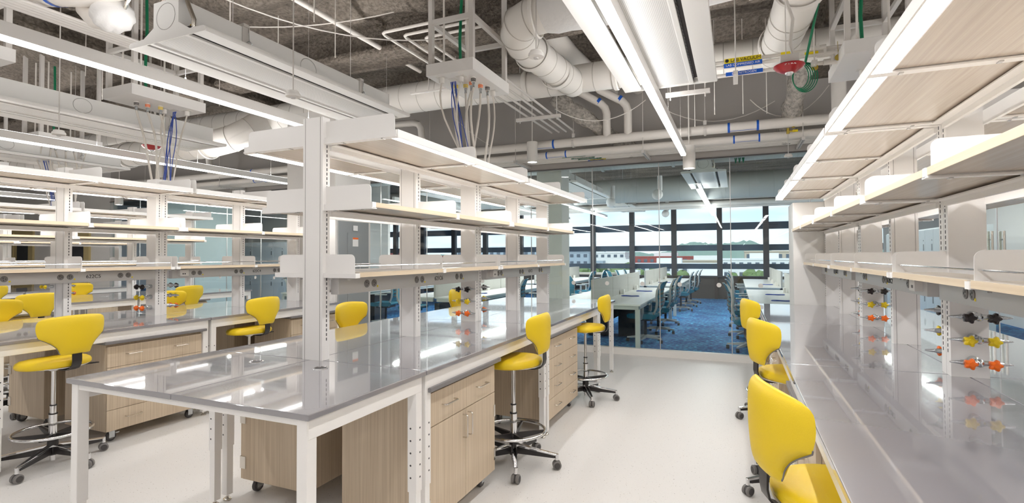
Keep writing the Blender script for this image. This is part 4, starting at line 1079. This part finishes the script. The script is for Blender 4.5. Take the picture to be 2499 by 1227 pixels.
# ------------------------------------------------------------------ open office behind the glass
def office_desk(xc, y0, y1, label, n=3):
    t = thing('double_desk', label, 'desk', (xc, y0, 0)); L = y1-y0
    for s in (-1, 1):
        B().box(s*.02, s*.75, 0, L, .713, .738).build('desktop', 'deskwhite', t, bevel=.002)
        B().box(s*.68, s*.72, .03, L-.03, .655, .713).box(s*.04, s*.72, .02, .06, .655, .713).box(s*.04, s*.72, L-.06, L-.02, .655, .713).build('desk_frame', 'deskmetal', t)
        for y in (.05, L-.05): B().box(s*.665, s*.735, y-.03, y+.03, 0, .66).build('leg', 'deskmetal', t)
        B().box(s*.10, s*.50, 1.5, 1.9, .02, .62).build('pedestal', 'chairdark', t)
    B().box(-.05, .05, .1, L-.1, .35, .62).build('cable_tray', 'chairdark', t)
    w = L/n
    for k in range(n): B().box(-.018, .018, k*w+.02, (k+1)*w-.02, .72, 1.10).build('divider_panel', 'divider', t, bevel=.004)
    for k in range(n):
        for s in (-1, 1):
            B().box(s*.05, s*.10, k*w+w*.4, k*w+w*.4+.11, .738, .83).build('power_box', 'whiteplastic', t)
    return t
def desk_cable(x, y, label):
    b = B(); b.rings([(x+.16*math.cos(2*PI*k/20), y+.09*math.sin(2*PI*k/20), .744+.003*math.sin(k)) for k in range(20)], .006, 6, closed=True)
    tag(b.build('blue_patch_cable', 'bluecable', smooth=True), label, 'cable')
desks = [(-2.08, 8.0, 12.35, 'double white desk with divider directly behind the glass, left of the blue aisle'),
 (-2.08, 13.2, 17.6, 'double white desk farther back by the windows, left of the blue aisle'),
 (.95, 8.0, 12.35, 'double white desk behind the glass, right of the blue aisle'),
 (.95, 13.2, 17.6, 'double white desk by the windows, right of the blue aisle'),
 (-5.05, 8.15, 12.5, 'double white desk seen through the gaps of the central shelving'),
 (-5.05, 13.3, 17.7, 'farther white desk seen through the central shelving, by the windows'),
 (-8.05, 8.15, 12.5, 'white desk behind the glass left of the white column enclosure'),
 (-8.05, 13.3, 17.7, 'far white desk left of the white column enclosure, near the windows')]
for a in desks: office_desk(*a)
for k, (x, y, lab) in enumerate(((-1.78, 9.6, 'blue cable coil on the near desk left of the aisle'), (-1.75, 11.0, 'second blue cable coil on the near desk left of the aisle'), (-1.78, 14.6, 'blue cable coil on the far desk left of the aisle'),
    (.68, 9.4, 'blue cable coil on the near desk right of the aisle'), (.66, 10.8, 'second blue cable coil on the near desk right of the aisle'), (.68, 14.4, 'blue cable coil on the far desk right of the aisle'),
    (-4.7, 9.3, 'blue cable coil on the desk seen under the central power rail'), (-5.35, 10.6, 'blue cable coil on the desk beyond the gray electrical panel'), (-7.7, 9.2, 'blue cable coil on the desk by the left teal glass'))):
    desk_cable(x, y, lab)

def make_chair(label):
    t = thing('office_chair', label, 'office chair', (0, 0, 0), 0, 'teal office chairs')
    b = B(); b.prism([(-.21, .44), (-.16, .425), (.20, .425), (.245, .44), (.25, .465), (.22, .485), (-.2, .485), (-.22, .47)], -.235, .235)
    b.build('seat', 'teal', t, bevel=.02, seg=3)
    B().box(-.16, .16, -.16, .16, .375, .428).build('seat_mechanism', 'chairdark', t, bevel=.01)
    # curved mesh back (facing +X): thin shell with slats
    rows = [(-.205, .52), (-.245, .60), (-.262, .70), (-.255, .80), (-.268, .90), (-.31, 1.0), (-.335, 1.035)]
    b = B()
    for i, (x, z) in enumerate(rows):
        w = .20+.03*math.sin(PI*i/6)
        for v in (-w, -w*.5, 0, w*.5, w):
            b.v.append((x+.35*v*v, v, z))
        for v in (w, w*.5, 0, -w*.5, -w):
            b.v.append((x-.012+.35*v*v, v, z))
    n = 10
    for i in range(6):
        for k in range(n): b.f.append((i*n+k, i*n+(k+1) % n, (i+1)*n+(k+1) % n, (i+1)*n+k)); b.m.append(0)
    b.f.append(tuple(range(n-1, -1, -1))); b.m.append(0); b.f.append(tuple(6*n+k for k in range(n))); b.m.append(0)
    bk = b.build('backrest', 'teal', t, smooth=True, angle=50)
    b = B()
    for z, x in ((.62, -.262), (.69, -.275), (.76, -.272), (.83, -.272), (.90, -.282)): b.box(x-.008, x+.002, -.17, .17, z-.012, z+.012)
    b.build('back_slats', 'chairdark', bk)
    b = B()
    for s in (-1, 1):
        w = [.20+.03*math.sin(PI*i/6) for i in range(7)]
        b.strip([(x-.006+.35*w[i]**2, s*(w[i]+.006), z) for i, (x, z) in enumerate(rows)], .034, .022, (1, 0, 0))
        b.strip([(-.185, s*.21, .53), (-.19, s*.19, .46), (-.13, s*.14, .40), (-.02, s*.10, .385)], .03, .03, (0, 1, 0))
    b.build('back_frame', 'chairgrey', t, smooth=True, angle=50)
    for s in (-1, 1):
        B().strip([(.02, s*.25, .40), (-.02, s*.285, .52), (-.02, s*.285, .655)], .05, .03, (1, 0, 0)).box(-.15, .11, s*.285-.04, s*.285+.04, .655, .68).build('armrest', 'chairgrey', t, bevel=.008)
    B().cyl((0, 0, .10), (0, 0, .38), .024, n=14).build('gas_column', 'chairdark', t, smooth=True)
    b = B()
    for k in range(5):
        a = 2*PI*k/5+.3; c, s = math.cos(a), math.sin(a)
        b.add([(c*.02-s*w, s*.02+c*w, z) for w, z in ((-.028, .075), (.028, .075), (.022, .125), (-.022, .125))]+[(c*.31-s*w, s*.31+c*w, z) for w, z in ((-.016, .068), (.016, .068), (.012, .088), (-.012, .088))],
              [(0, 3, 2, 1), (4, 5, 6, 7), (0, 1, 5, 4), (1, 2, 6, 5), (2, 3, 7, 6), (3, 0, 4, 7)])
    b.build('star_base', 'chairgrey', t)
    for k in range(5):
        a = 2*PI*k/5+.3; c, s = math.cos(a)*.30, math.sin(a)*.30
        B().rings([(c-.022, s, .03), (c+.022, s, .03)], .03, 14).build('caster', 'rubber', t, smooth=True)
    return t
ch = make_chair('nearest teal-seated office chair behind the glass, left side of the blue aisle')
ch.location = (-1.44, 9.15, 0); ch.rotation_euler.z = PI-.08
chairs = [
 (-1.38, 10.3, PI+.03, 'second office chair behind the glass on the left side of the blue aisle'),
 (-1.40, 11.6, PI-.05, 'third office chair on the left side of the blue aisle'),
 (-1.36, 14.6, PI, 'fourth office chair on the left side of the blue aisle, at the far desk'),
 (-1.32, 15.8, PI, 'fifth office chair on the left side of the blue aisle, at the far desk'),
 (-1.28, 16.9, PI, 'farthest office chair on the left side of the blue aisle'),
 (.16, 8.9, .12, 'nearest office chair on the right side of the blue aisle, beside the yellow stools'),
 (.17, 10.3, .1, 'second office chair on the right side of the blue aisle'),
 (.17, 11.6, .1, 'third office chair on the right side of the blue aisle'),
 (.15, 14.4, .1, 'fourth office chair on the right side of the blue aisle'),
 (.15, 15.7, .05, 'fifth office chair on the right side of the blue aisle'),
 (-3.05, 9.2, .05, 'teal office chair behind the glass at the far end of the central bench'),
 (-3.05, 10.9, 0, 'second teal chair on the far side of the near divided desk'),
 (-3.0, 14.6, 0, 'teal chair at the far desk just left of its divider'),
 (-3.0, 15.7, .1, 'second teal chair at the far desk just left of its divider'),
 (-3.0, 16.9, .1, 'third teal chair at the far desk just left of its divider'),
 (-4.05, 9.3, PI+.2, 'office chair with dark slatted back, seen right beside the tap column'),
 (-4.05, 10.9, PI, 'slatted office chair seen between the two farthest central uprights'),
 (-4.0, 14.4, PI, 'far office chair near the windows behind the central bench end'),
 (-4.0, 16.0, PI-.1, 'farther office chair near the windows behind the central bench end'),
 (-6.05, 8.95, .3, 'slatted teal chair beside the gray electrical panel, behind the glass'),
 (-6.0, 10.5, .0, 'bright teal chair back seen under the central power rail'),
 (-6.0, 14.2, .1, 'distant teal chair beyond the desk by the electrical panel'),
 (-7.05, 9.4, PI+.2, 'office chair hidden beyond the white column enclosure'),
 (-9.05, 9.0, .4, 'blue slatted office chair seen through the left glass above the second yellow stool'),
 (-9.05, 11.0, 0, 'farther office chair behind the left glass'),
]
for x, y, rz, lab in chairs: dup(ch, (x, y, 0), rz, lab)

# lockers
def locker_bank(x0, y0, n, axis, face, label, group=None, w=.45, H=1.95):
    t = thing('locker_bank', label, 'lockers', (x0, y0, 0), 0 if axis == 'X' else PI/2*(-1), group)
    B().box(0, n*w, 0, .5, 0, H).build('locker_body', 'locker', t)
    for k in range(n):
        for (za, zb) in ((.06, .98), (1.0, H-.02)):
            d = B().box(k*w+.004, (k+1)*w-.004, -.018, 0, za, zb).build('locker_door', 'locker', t, bevel=.002)
            B().box((k+1)*w-.09, (k+1)*w-.05, -.026, -.018, (za+zb)/2+.08, (za+zb)/2+.20).lathe([(.014, 0), (.014, -.006)], 12, ((k+1)*w-.07, -.018, (za+zb)/2+.27), axis='Y').build('lock', 'panelgrey', d)
    return t
locker_bank(-16.3, 11.9, 13, 'X', 1, 'long bank of white lockers behind the left glass')
locker_bank(3.25, 14.6, 9, 'Y', 1, 'bank of white lockers seen through the right shelving')
# glass entrance door handles at right
t = thing('glass_door_pulls', 'pair of tall tubular steel door pulls on the glass at the right edge', 'door handle', (2.83, YG, .95))
for s in (-1, 1):
    for q in (-1, 1):
        B().cyl((s*.055, q*.05, 0), (s*.055, q*.05, .80), .014, n=14).cyl((s*.055, 0, .1), (s*.055, q*.05, .1), .008, n=8).cyl((s*.055, 0, .7), (s*.055, q*.05, .7), .008, n=8).build('pull_bar', 'steel', t, smooth=True)
# office wall pieces
struct(B().box(5.2, 5.3, YG+.1, 15, 0, 4.0), 'wall_office_corridor', 'wallpaint')
struct(B().box(-20.0, -9.3, 12.5, 12.6, 0, 4.0), 'wall_office_left', 'wallpaint')
struct(B().box(4.0, 9, 18.3, 18.4, 0, 4.0), 'wall_office_rear', 'wallpaint')
# window wall
yw = YW
struct(B().box(-27, 9, yw, yw+.25, 0, .74), 'wall_sill', 'darkwall')
struct(B().box(-27, 9, yw, yw+.25, 3.15, 4.3), 'wall_header', 'darkwall')
struct(B().box(-27, 9, yw-.05, yw+.05, .72, .78), 'trim_40', 'frame')
mx = [-17.9, -16.5, -15.1, -13.67, -12.26, -10.75, -9.3, -7.75, -6.3, -4.85, -3.42, -1.97, -.49, .92, 2.35, 3.8, 5.2]
for i, x in enumerate(mx):
    struct(B().box(x-.085, x+.085, yw-.06, yw+.12, .74, 3.18), f'trim_{41+i}', 'frame')
    if i < len(mx)-1:
        b = B(); b.box(x+.085, mx[i+1]-.085, yw+.02, yw+.032, .76, 3.16)
        struct(b, f'window_{30+i}', 'winglass')
for za, zb, lab in ((2.32, 2.60, 'top'), (1.61, 1.85, 'middle'), (.98, 1.20, 'lowest')):
    o = B().box(-19, 6, yw+.30, yw+.36, za+.02, zb-.02).build('sunshade_louvre', 'louvre')
    tag(o, f'{lab} dark horizontal sunshade outside the office windows', 'sunshade')
# bracing behind glass low wall
b = B(); b.box(-.66, -.56, yw-.10, yw-.02, 0, .74); b.strip([(-.35, yw-.07, 0), (.10, yw-.07, .74)], .08, .09, (0, 1, 0))
tag(b.build('window_wall_brace', 'brownpost'), 'dark brown brace against the low wall at the end of the blue aisle', 'brace')

# office ceiling kit
spiral_duct('spiral_duct', [(-12, 10.6, 3.46), (3.5, 10.6, 3.46)], .22, 'round duct with bends behind the glass, higher of the two', mat='officeduct', fl=[((-2.5, 10.6, 3.46), (1, 0, 0), .06, .25), ((-1.1, 10.6, 3.46), (1, 0, 0), .06, .25)])
spiral_duct('spiral_duct', [(-12, 13.1, 3.1), (5, 13.1, 3.1)], .30, 'large round duct behind the glass, lower and farther', seam=.5, mat='officeduct')
spiral_duct('branch_duct', [(-1.9, 8.9, 3.85), (-1.85, 9.6, 3.65), (-1.75, 10.2, 3.5), (-1.7, 10.6, 3.45)], .18, 'ribbed branch duct diving into the round duct behind the glass', seam=.07, mat='officeduct')
b = B()
for x in [k*.3-11 for k in range(50)]: b.box(x, x+.02, 14.0, 14.4, 2.93, 2.945)
b.box(-11, 4, 14.0, 14.02, 2.91, 3.0).box(-11, 4, 14.38, 14.4, 2.91, 3.0)
tag(b.build('cable_tray', 'strut'), 'ladder cable tray under the office ceiling', 'cable tray')
pipe([(-12, 14.8, 2.86), (4, 14.8, 2.86)], .07, 'white insulated pipe under the office ceiling, before the windows', name='insulated_pipe')
pipe([(-12, 15.3, 2.84), (4, 15.3, 2.84)], .07, 'second white insulated pipe under the office ceiling', name='insulated_pipe')
for a in ((-.47, 9.0, 11.2, 'chilled beam in the office right behind the glass, end-on above the blue aisle'), (-3.0, 9.2, 12.2, 'chilled beam in the office behind the central shelf ends'), (-2.9, 14.2, 16.4, 'chilled beam in the office near the windows'), (-6.0, 9.4, 12, 'chilled beam in the office seen through the central shelving')):
    chilled_beam(a[0], a[1], a[2], 2.83, a[3])
linear_light(-.64, 10.4, 17.4, 2.73, 'linear light in the office over the blue aisle')
linear_light(-3.9, 9.6, 17.0, 2.73, 'linear light in the office beyond the central shelving')
linear_light(-5.3, 8.9, 17.4, 2.73, 'added linear fill light in the office over the desks behind the central shelving')  # extra row added to make up brightness in the office
linear_light(-7.0, 9.6, 15.8, 2.73, 'linear light in the office left of the white column enclosure')
linear_light(-11.2, 8.8, 11.4, 2.73, 'linear light in the office before the white lockers')
linear_light(3.2, 9.2, 15.5, 2.73, 'linear light in the office seen through the right shelving')
for x, y, lab in ((-1.45, 10.9, 'bagged white valve hanging under the office duct beside the beam'), (-2.65, 12.0, 'bagged white valve under the office duct left of centre'), (-1.9, 16.0, 'bagged white valve by the far office beam')):
    b = B(); b.sphere((x, y, 2.72), .11, 16, 10).cyl((x+.05, y, 2.80), (x+.05, y, 3.1), .05, n=14)
    tag(b.build('bagged_pipe_end', 'foil', smooth=True), lab, 'pipe')
tag(B().rings([(.45, 9.2, 4.0), (.38, 10.0, 3.45)], .14, 16).build('fireproofed_brace', 'fireproof2', smooth=True), 'pale fireproofed brace behind the glass at the upper right', 'brace')
b = B()
for k in range(3): b.rings([(.05+.03*k, 9.2, 4.0), (-.02+.05*k, 9.4, 3.4), (.02+.06*k, 9.6, 3.05), (.15+.03*k, 9.5, 3.6)], .012, 6)
tag(b.build('green_cable_coil', 'green', smooth=True), 'green cables looping behind the glass at the upper right', 'cable')

# ------------------------------------------------------------------ outside
GZ = -19

M['outground'] = pbr('distant_ground', (.34, .36, .33), .9)
M['tree'] = pbr('tree_green', (.15, .22, .08), .9, bump=1, bscale=3)
M['hill'] = pbr('hazy_hill', (.22, .30, .25), .9, bump=1, bscale=.3)
M['bwhite'] = pbr('building_white', (.72, .73, .72), .7)
M['btan'] = pbr('building_tan', (.50, .43, .34), .7)
M['bred'] = pbr('building_red', (.34, .07, .06), .7)
M['bblue'] = pbr('building_bluegrey', (.36, .43, .50), .6)
M['bwin'] = pbr('building_windows', (.10, .13, .17), .3)
struct(B().box(-700, 600, YW+6, 1500, GZ-.5, GZ), 'ground_outside', 'outground')
def building(x, y, w, d, h, mat, label, floors=3, bays=8, roof=False):
    t = thing('building', label, 'building', (x, y, GZ))
    B().box(-w/2, w/2, 0, d, 0, h).box(-w/2-.3, w/2+.3, -.3, d+.3, h, h+.8).build('walls', mat, t)
    b = B(); fh = h/floors; bw = w/bays
    for f in range(floors):
        for k in range(bays): b.box(-w/2+bw*(k+.25), -w/2+bw*(k+.75), -.12, 0, fh*(f+.35), fh*(f+.78))
    b.build('windows', 'bwin', t)
    if roof: B().add([(-w/2-1, -1, h+.8), (w/2+1, -1, h+.8), (w/2+1, d+1, h+.8), (-w/2-1, d+1, h+.8), (0, d/2, h+.8+w*.25)], [(0, 1, 4), (1, 2, 4), (2, 3, 4), (3, 0, 4)]).build('roof', 'bblue', t)
    else: B().box(-w*.2, w*.1, d*.3, d*.6, h+.8, h+3.2).build('roof_plant', 'bwhite', t)
building(-6, 150, 30, 14, 13.5, 'bwhite', 'long white building with blue windows outside at the right', 3, 12)
building(19, 148, 9, 12, 17.5, 'bred', 'dark red building block outside at the right', 4, 3)
building(-34, 180, 24, 18, 12, 'btan', 'tan low building outside beyond the aisle end', 3, 8)
building(-28, 122, 14, 12, 10.5, 'bwhite', 'white house with grey hipped roof outside', 2, 4, True)
building(-62, 140, 60, 20, 9, 'bwhite', 'long flat white warehouse roof outside', 2, 16)
building(-52, 112, 18, 12, 11, 'bblue', 'pale blue-grey plant building with rooftop units outside', 3, 8)
building(-92, 210, 24, 16, 17, 'bred', 'brick block in the far view at left', 5, 6)
building(-78, 260, 18, 14, 22, 'bblue', 'blue-grey mid-rise in the far view', 6, 5)
building(-120, 230, 40, 20, 14, 'bwhite', 'white industrial block in the far view at left', 4, 10)
building(-60, 300, 50, 20, 15, 'btan', 'tan block on the far horizon', 4, 12)
building(-12, 290, 44, 20, 17, 'btan', 'hillside brick buildings on the far horizon', 4, 10)
building(-88, 90, 13, 16, 38, 'bblue', 'pale glass tower seen through the central shelving', 12, 5)
building(-112, 130, 26, 16, 22, 'bred', 'red-brown building seen through the gap beside the grey panel', 6, 8)
building(-60, 95, 40, 10, 6.5, 'bwhite', 'low white building just outside at the left', 2, 10)
rnd = random.Random(21)
def tree(x, y, r, h, label):
    t = thing('tree', label, 'tree', (x, y, GZ), 0, 'trees outside')
    B().cyl((0, 0, 0), (0, 0, h*.5), r*.09, n=8).build('trunk', 'brownpost', t)
    b = B()
    for k in range(7): b.sphere((rnd.uniform(-.5, .5)*r, rnd.uniform(-.5, .5)*r, h*.62+rnd.uniform(-.25, .3)*h*.5), r*rnd.uniform(.45, .7), 9, 6)
    b.v = [(v[0]+rnd.uniform(-.09, .09)*r, v[1]+rnd.uniform(-.09, .09)*r, v[2]+rnd.uniform(-.09, .09)*r) for v in b.v]
    b.build('crown', 'tree', t)
for k in range(40):
    x = (-58+(k % 20)*5.6 if k < 20 else -84+(k % 20)*8.2)+rnd.uniform(-.5, .5); y = (138 if k < 20 else 212)+rnd.uniform(-1.5, 1.5)
    tree(x, y, rnd.uniform(2.7, 3.3) if k < 20 else rnd.uniform(4.2, 4.8), rnd.uniform(13, 15.2) if k < 20 else rnd.uniform(16, 18.5), 'green tree in the belt of trees outside the office windows')
for k in range(26):
    w_ = rnd.uniform(9, 15); x = -150+k*8.4+rnd.uniform(-.8, .8)-w_*.1; y = 300+(k % 3)*34
    t = thing('house', 'small house or block among the trees on the distant hillside', 'building', (x, y, GZ), 0, 'distant hillside houses')
    h = rnd.uniform(15, 18.5)+(k % 3)*1.0
    B().box(-w_*.3, w_*.3, 0, 7, 0, h).build('walls', ('bwhite', 'btan', 'bwhite', 'bred', 'bblue')[k % 5], t)
    b = B()
    for q in range(3): b.box(-w_*.3+w_*.6*(q+.3)/3, -w_*.3+w_*.6*(q+.7)/3, -.1, 0, h-3, h-1.4)
    b.build('windows', 'bwin', t)
for k in range(24): tree(-160+k*9.2+rnd.uniform(-.6, .6), 276+rnd.uniform(-2, 2), rnd.uniform(4, 4.7), rnd.uniform(16, 19), 'green tree in the belt of trees outside the office windows')
b = B(); N = 420
for i in range(N+1):
    x = -420+840*i/N; hgt = 17+11*math.exp(-((x+10)/110)**2)+3*math.sin(i*.1)+2*math.sin(i*.27)+rnd.uniform(-.8, .8)
    b.v += [(x, 420, GZ), (x, 445, GZ+hgt), (x, 520, GZ+hgt*.9)]
for i in range(N):
    for k in range(2): b.f.append((i*3+k, i*3+3+k, i*3+4+k, i*3+1+k)); b.m.append(0)
struct(b, 'hills', 'hill', smooth=True, angle=180)

# sun lamp added from behind the building to brighten the city only
sl = bpy.data.lights.new('sun', 'SUN'); sl.energy = 1.6; sl.angle = R(1); sl.color = (1, .95, .88)
so = bpy.data.objects.new('sun', sl); COL.objects.link(so); so.rotation_euler = Vector((.35, .8, -.62)).to_track_quat('-Z', 'Y').to_euler()
for k, (x, y, w_, d_, h_, mm, fl_, bb) in enumerate(((26, 175, 30, 14, 15, 'bwhite', 3, 10), (-60, 190, 34, 14, 13, 'btan', 3, 9), (-100, 170, 30, 16, 15, 'bwhite', 4, 8), (-26, 240, 36, 16, 16, 'bwhite', 4, 10), (14, 260, 40, 16, 18, 'bwhite', 4, 12),
   (-140, 180, 26, 16, 17, 'btan', 4, 7), (-170, 240, 40, 20, 20, 'bred', 5, 9), (-40, 350, 50, 20, 19, 'bred', 4, 12), (30, 340, 50, 20, 22, 'btan', 4, 12), (-150, 320, 60, 20, 24, 'bblue', 5, 12), (-90, 360, 40, 20, 22, 'bwhite', 5, 9), (-38, 100, 16, 8, 7, 'bwhite', 2, 5))):
    building(x, y, w_, d_, h_, mm, ('white apartment row beyond the red building', 'tan office row left of the tan low building', 'white block near the middle distance at left', 'white hillside block behind the hipped-roof house', 'white hillside block above the red building', 'tan block at the far left of the view',
      'large red-brown mill block far left', 'long brick block on the horizon', 'tan block highest on the right horizon', 'wide blue-grey block on the left horizon', 'white block on the horizon left of centre', 'small white flat-roofed shed nearest the windows')[k], fl_, bb)

# ------------------------------------------------------------------ world, camera, render settings
sc = bpy.context.scene
w = bpy.data.worlds.new('sky'); sc.world = w; w.use_nodes = True; nt = w.node_tree; nt.nodes.clear()
out = nt.nodes.new('ShaderNodeOutputWorld'); bg = nt.nodes.new('ShaderNodeBackground')
tc = nt.nodes.new('ShaderNodeTexCoord'); sx = nt.nodes.new('ShaderNodeSeparateXYZ'); nt.links.new(tc.outputs['Generated'], sx.inputs[0])
g = ramp(nt, sx.outputs[2], [(0.0, (.80, .90, 1.0)), (.10, (.66, .82, 1.0)), (.5, (.30, .52, .95))])
mp_ = nt.nodes.new('ShaderNodeMapping'); mp_.inputs['Scale'].default_value = (3, 3, 14); nt.links.new(tc.outputs['Generated'], mp_.inputs[0])
n = nt.nodes.new('ShaderNodeTexNoise'); n.inputs['Scale'].default_value = 2.2; n.inputs['Detail'].default_value = 5; nt.links.new(mp_.outputs[0], n.inputs['Vector'])
cl = ramp(nt, n.outputs['Fac'], [(.36, (0, 0, 0)), (.54, (1, 1, 1))])
mx_ = nt.nodes.new('ShaderNodeMixRGB'); nt.links.new(cl, mx_.inputs[0]); nt.links.new(g, mx_.inputs[1]); mx_.inputs[2].default_value = (.97, .98, 1, 1)
nt.links.new(mx_.outputs[0], bg.inputs[0]); bg.inputs[1].default_value = .95; nt.links.new(bg.outputs[0], out.inputs[0])

cam = bpy.data.cameras.new('camera'); co = bpy.data.objects.new('camera', cam); COL.objects.link(co)
yaw, pitch, roll = .40571, .02163, -.004637
f = Vector((-math.sin(yaw)*math.cos(pitch), math.cos(yaw)*math.cos(pitch), math.sin(pitch)))
r = Vector((math.cos(yaw), math.sin(yaw), 0)); u = r.cross(f)
r2 = math.cos(roll)*r+math.sin(roll)*u; u2 = -math.sin(roll)*r+math.cos(roll)*u
m = Matrix(((r2.x, u2.x, -f.x, 0), (r2.y, u2.y, -f.y, 0), (r2.z, u2.z, -f.z, 1.485), (0, 0, 0, 1)))
co.matrix_world = m
cam.sensor_width = 36; cam.sensor_fit = 'HORIZONTAL'; cam.lens = 1269.8/2499*36; cam.shift_y = -(613.5-596.62)/2499; cam.clip_start = .05; cam.clip_end = 3000
sc.camera = co
sc.view_settings.view_transform = 'Standard'; sc.view_settings.look = 'None'; sc.view_settings.exposure = 0.62; sc.view_settings.gamma = 1.0
sc.view_settings.use_curve_mapping = False
cy = sc.cycles; cy.max_bounces = 9; cy.diffuse_bounces = 6; cy.glossy_bounces = 4; cy.transmission_bounces = 4; cy.transparent_max_bounces = 12
cy.sample_clamp_indirect = 6; cy.caustics_reflective = False; cy.caustics_refractive = False; cy.use_light_tree = True
cy.use_denoising = True
cy.use_adaptive_sampling = True; cy.adaptive_threshold = .03; cy.adaptive_min_samples = 12
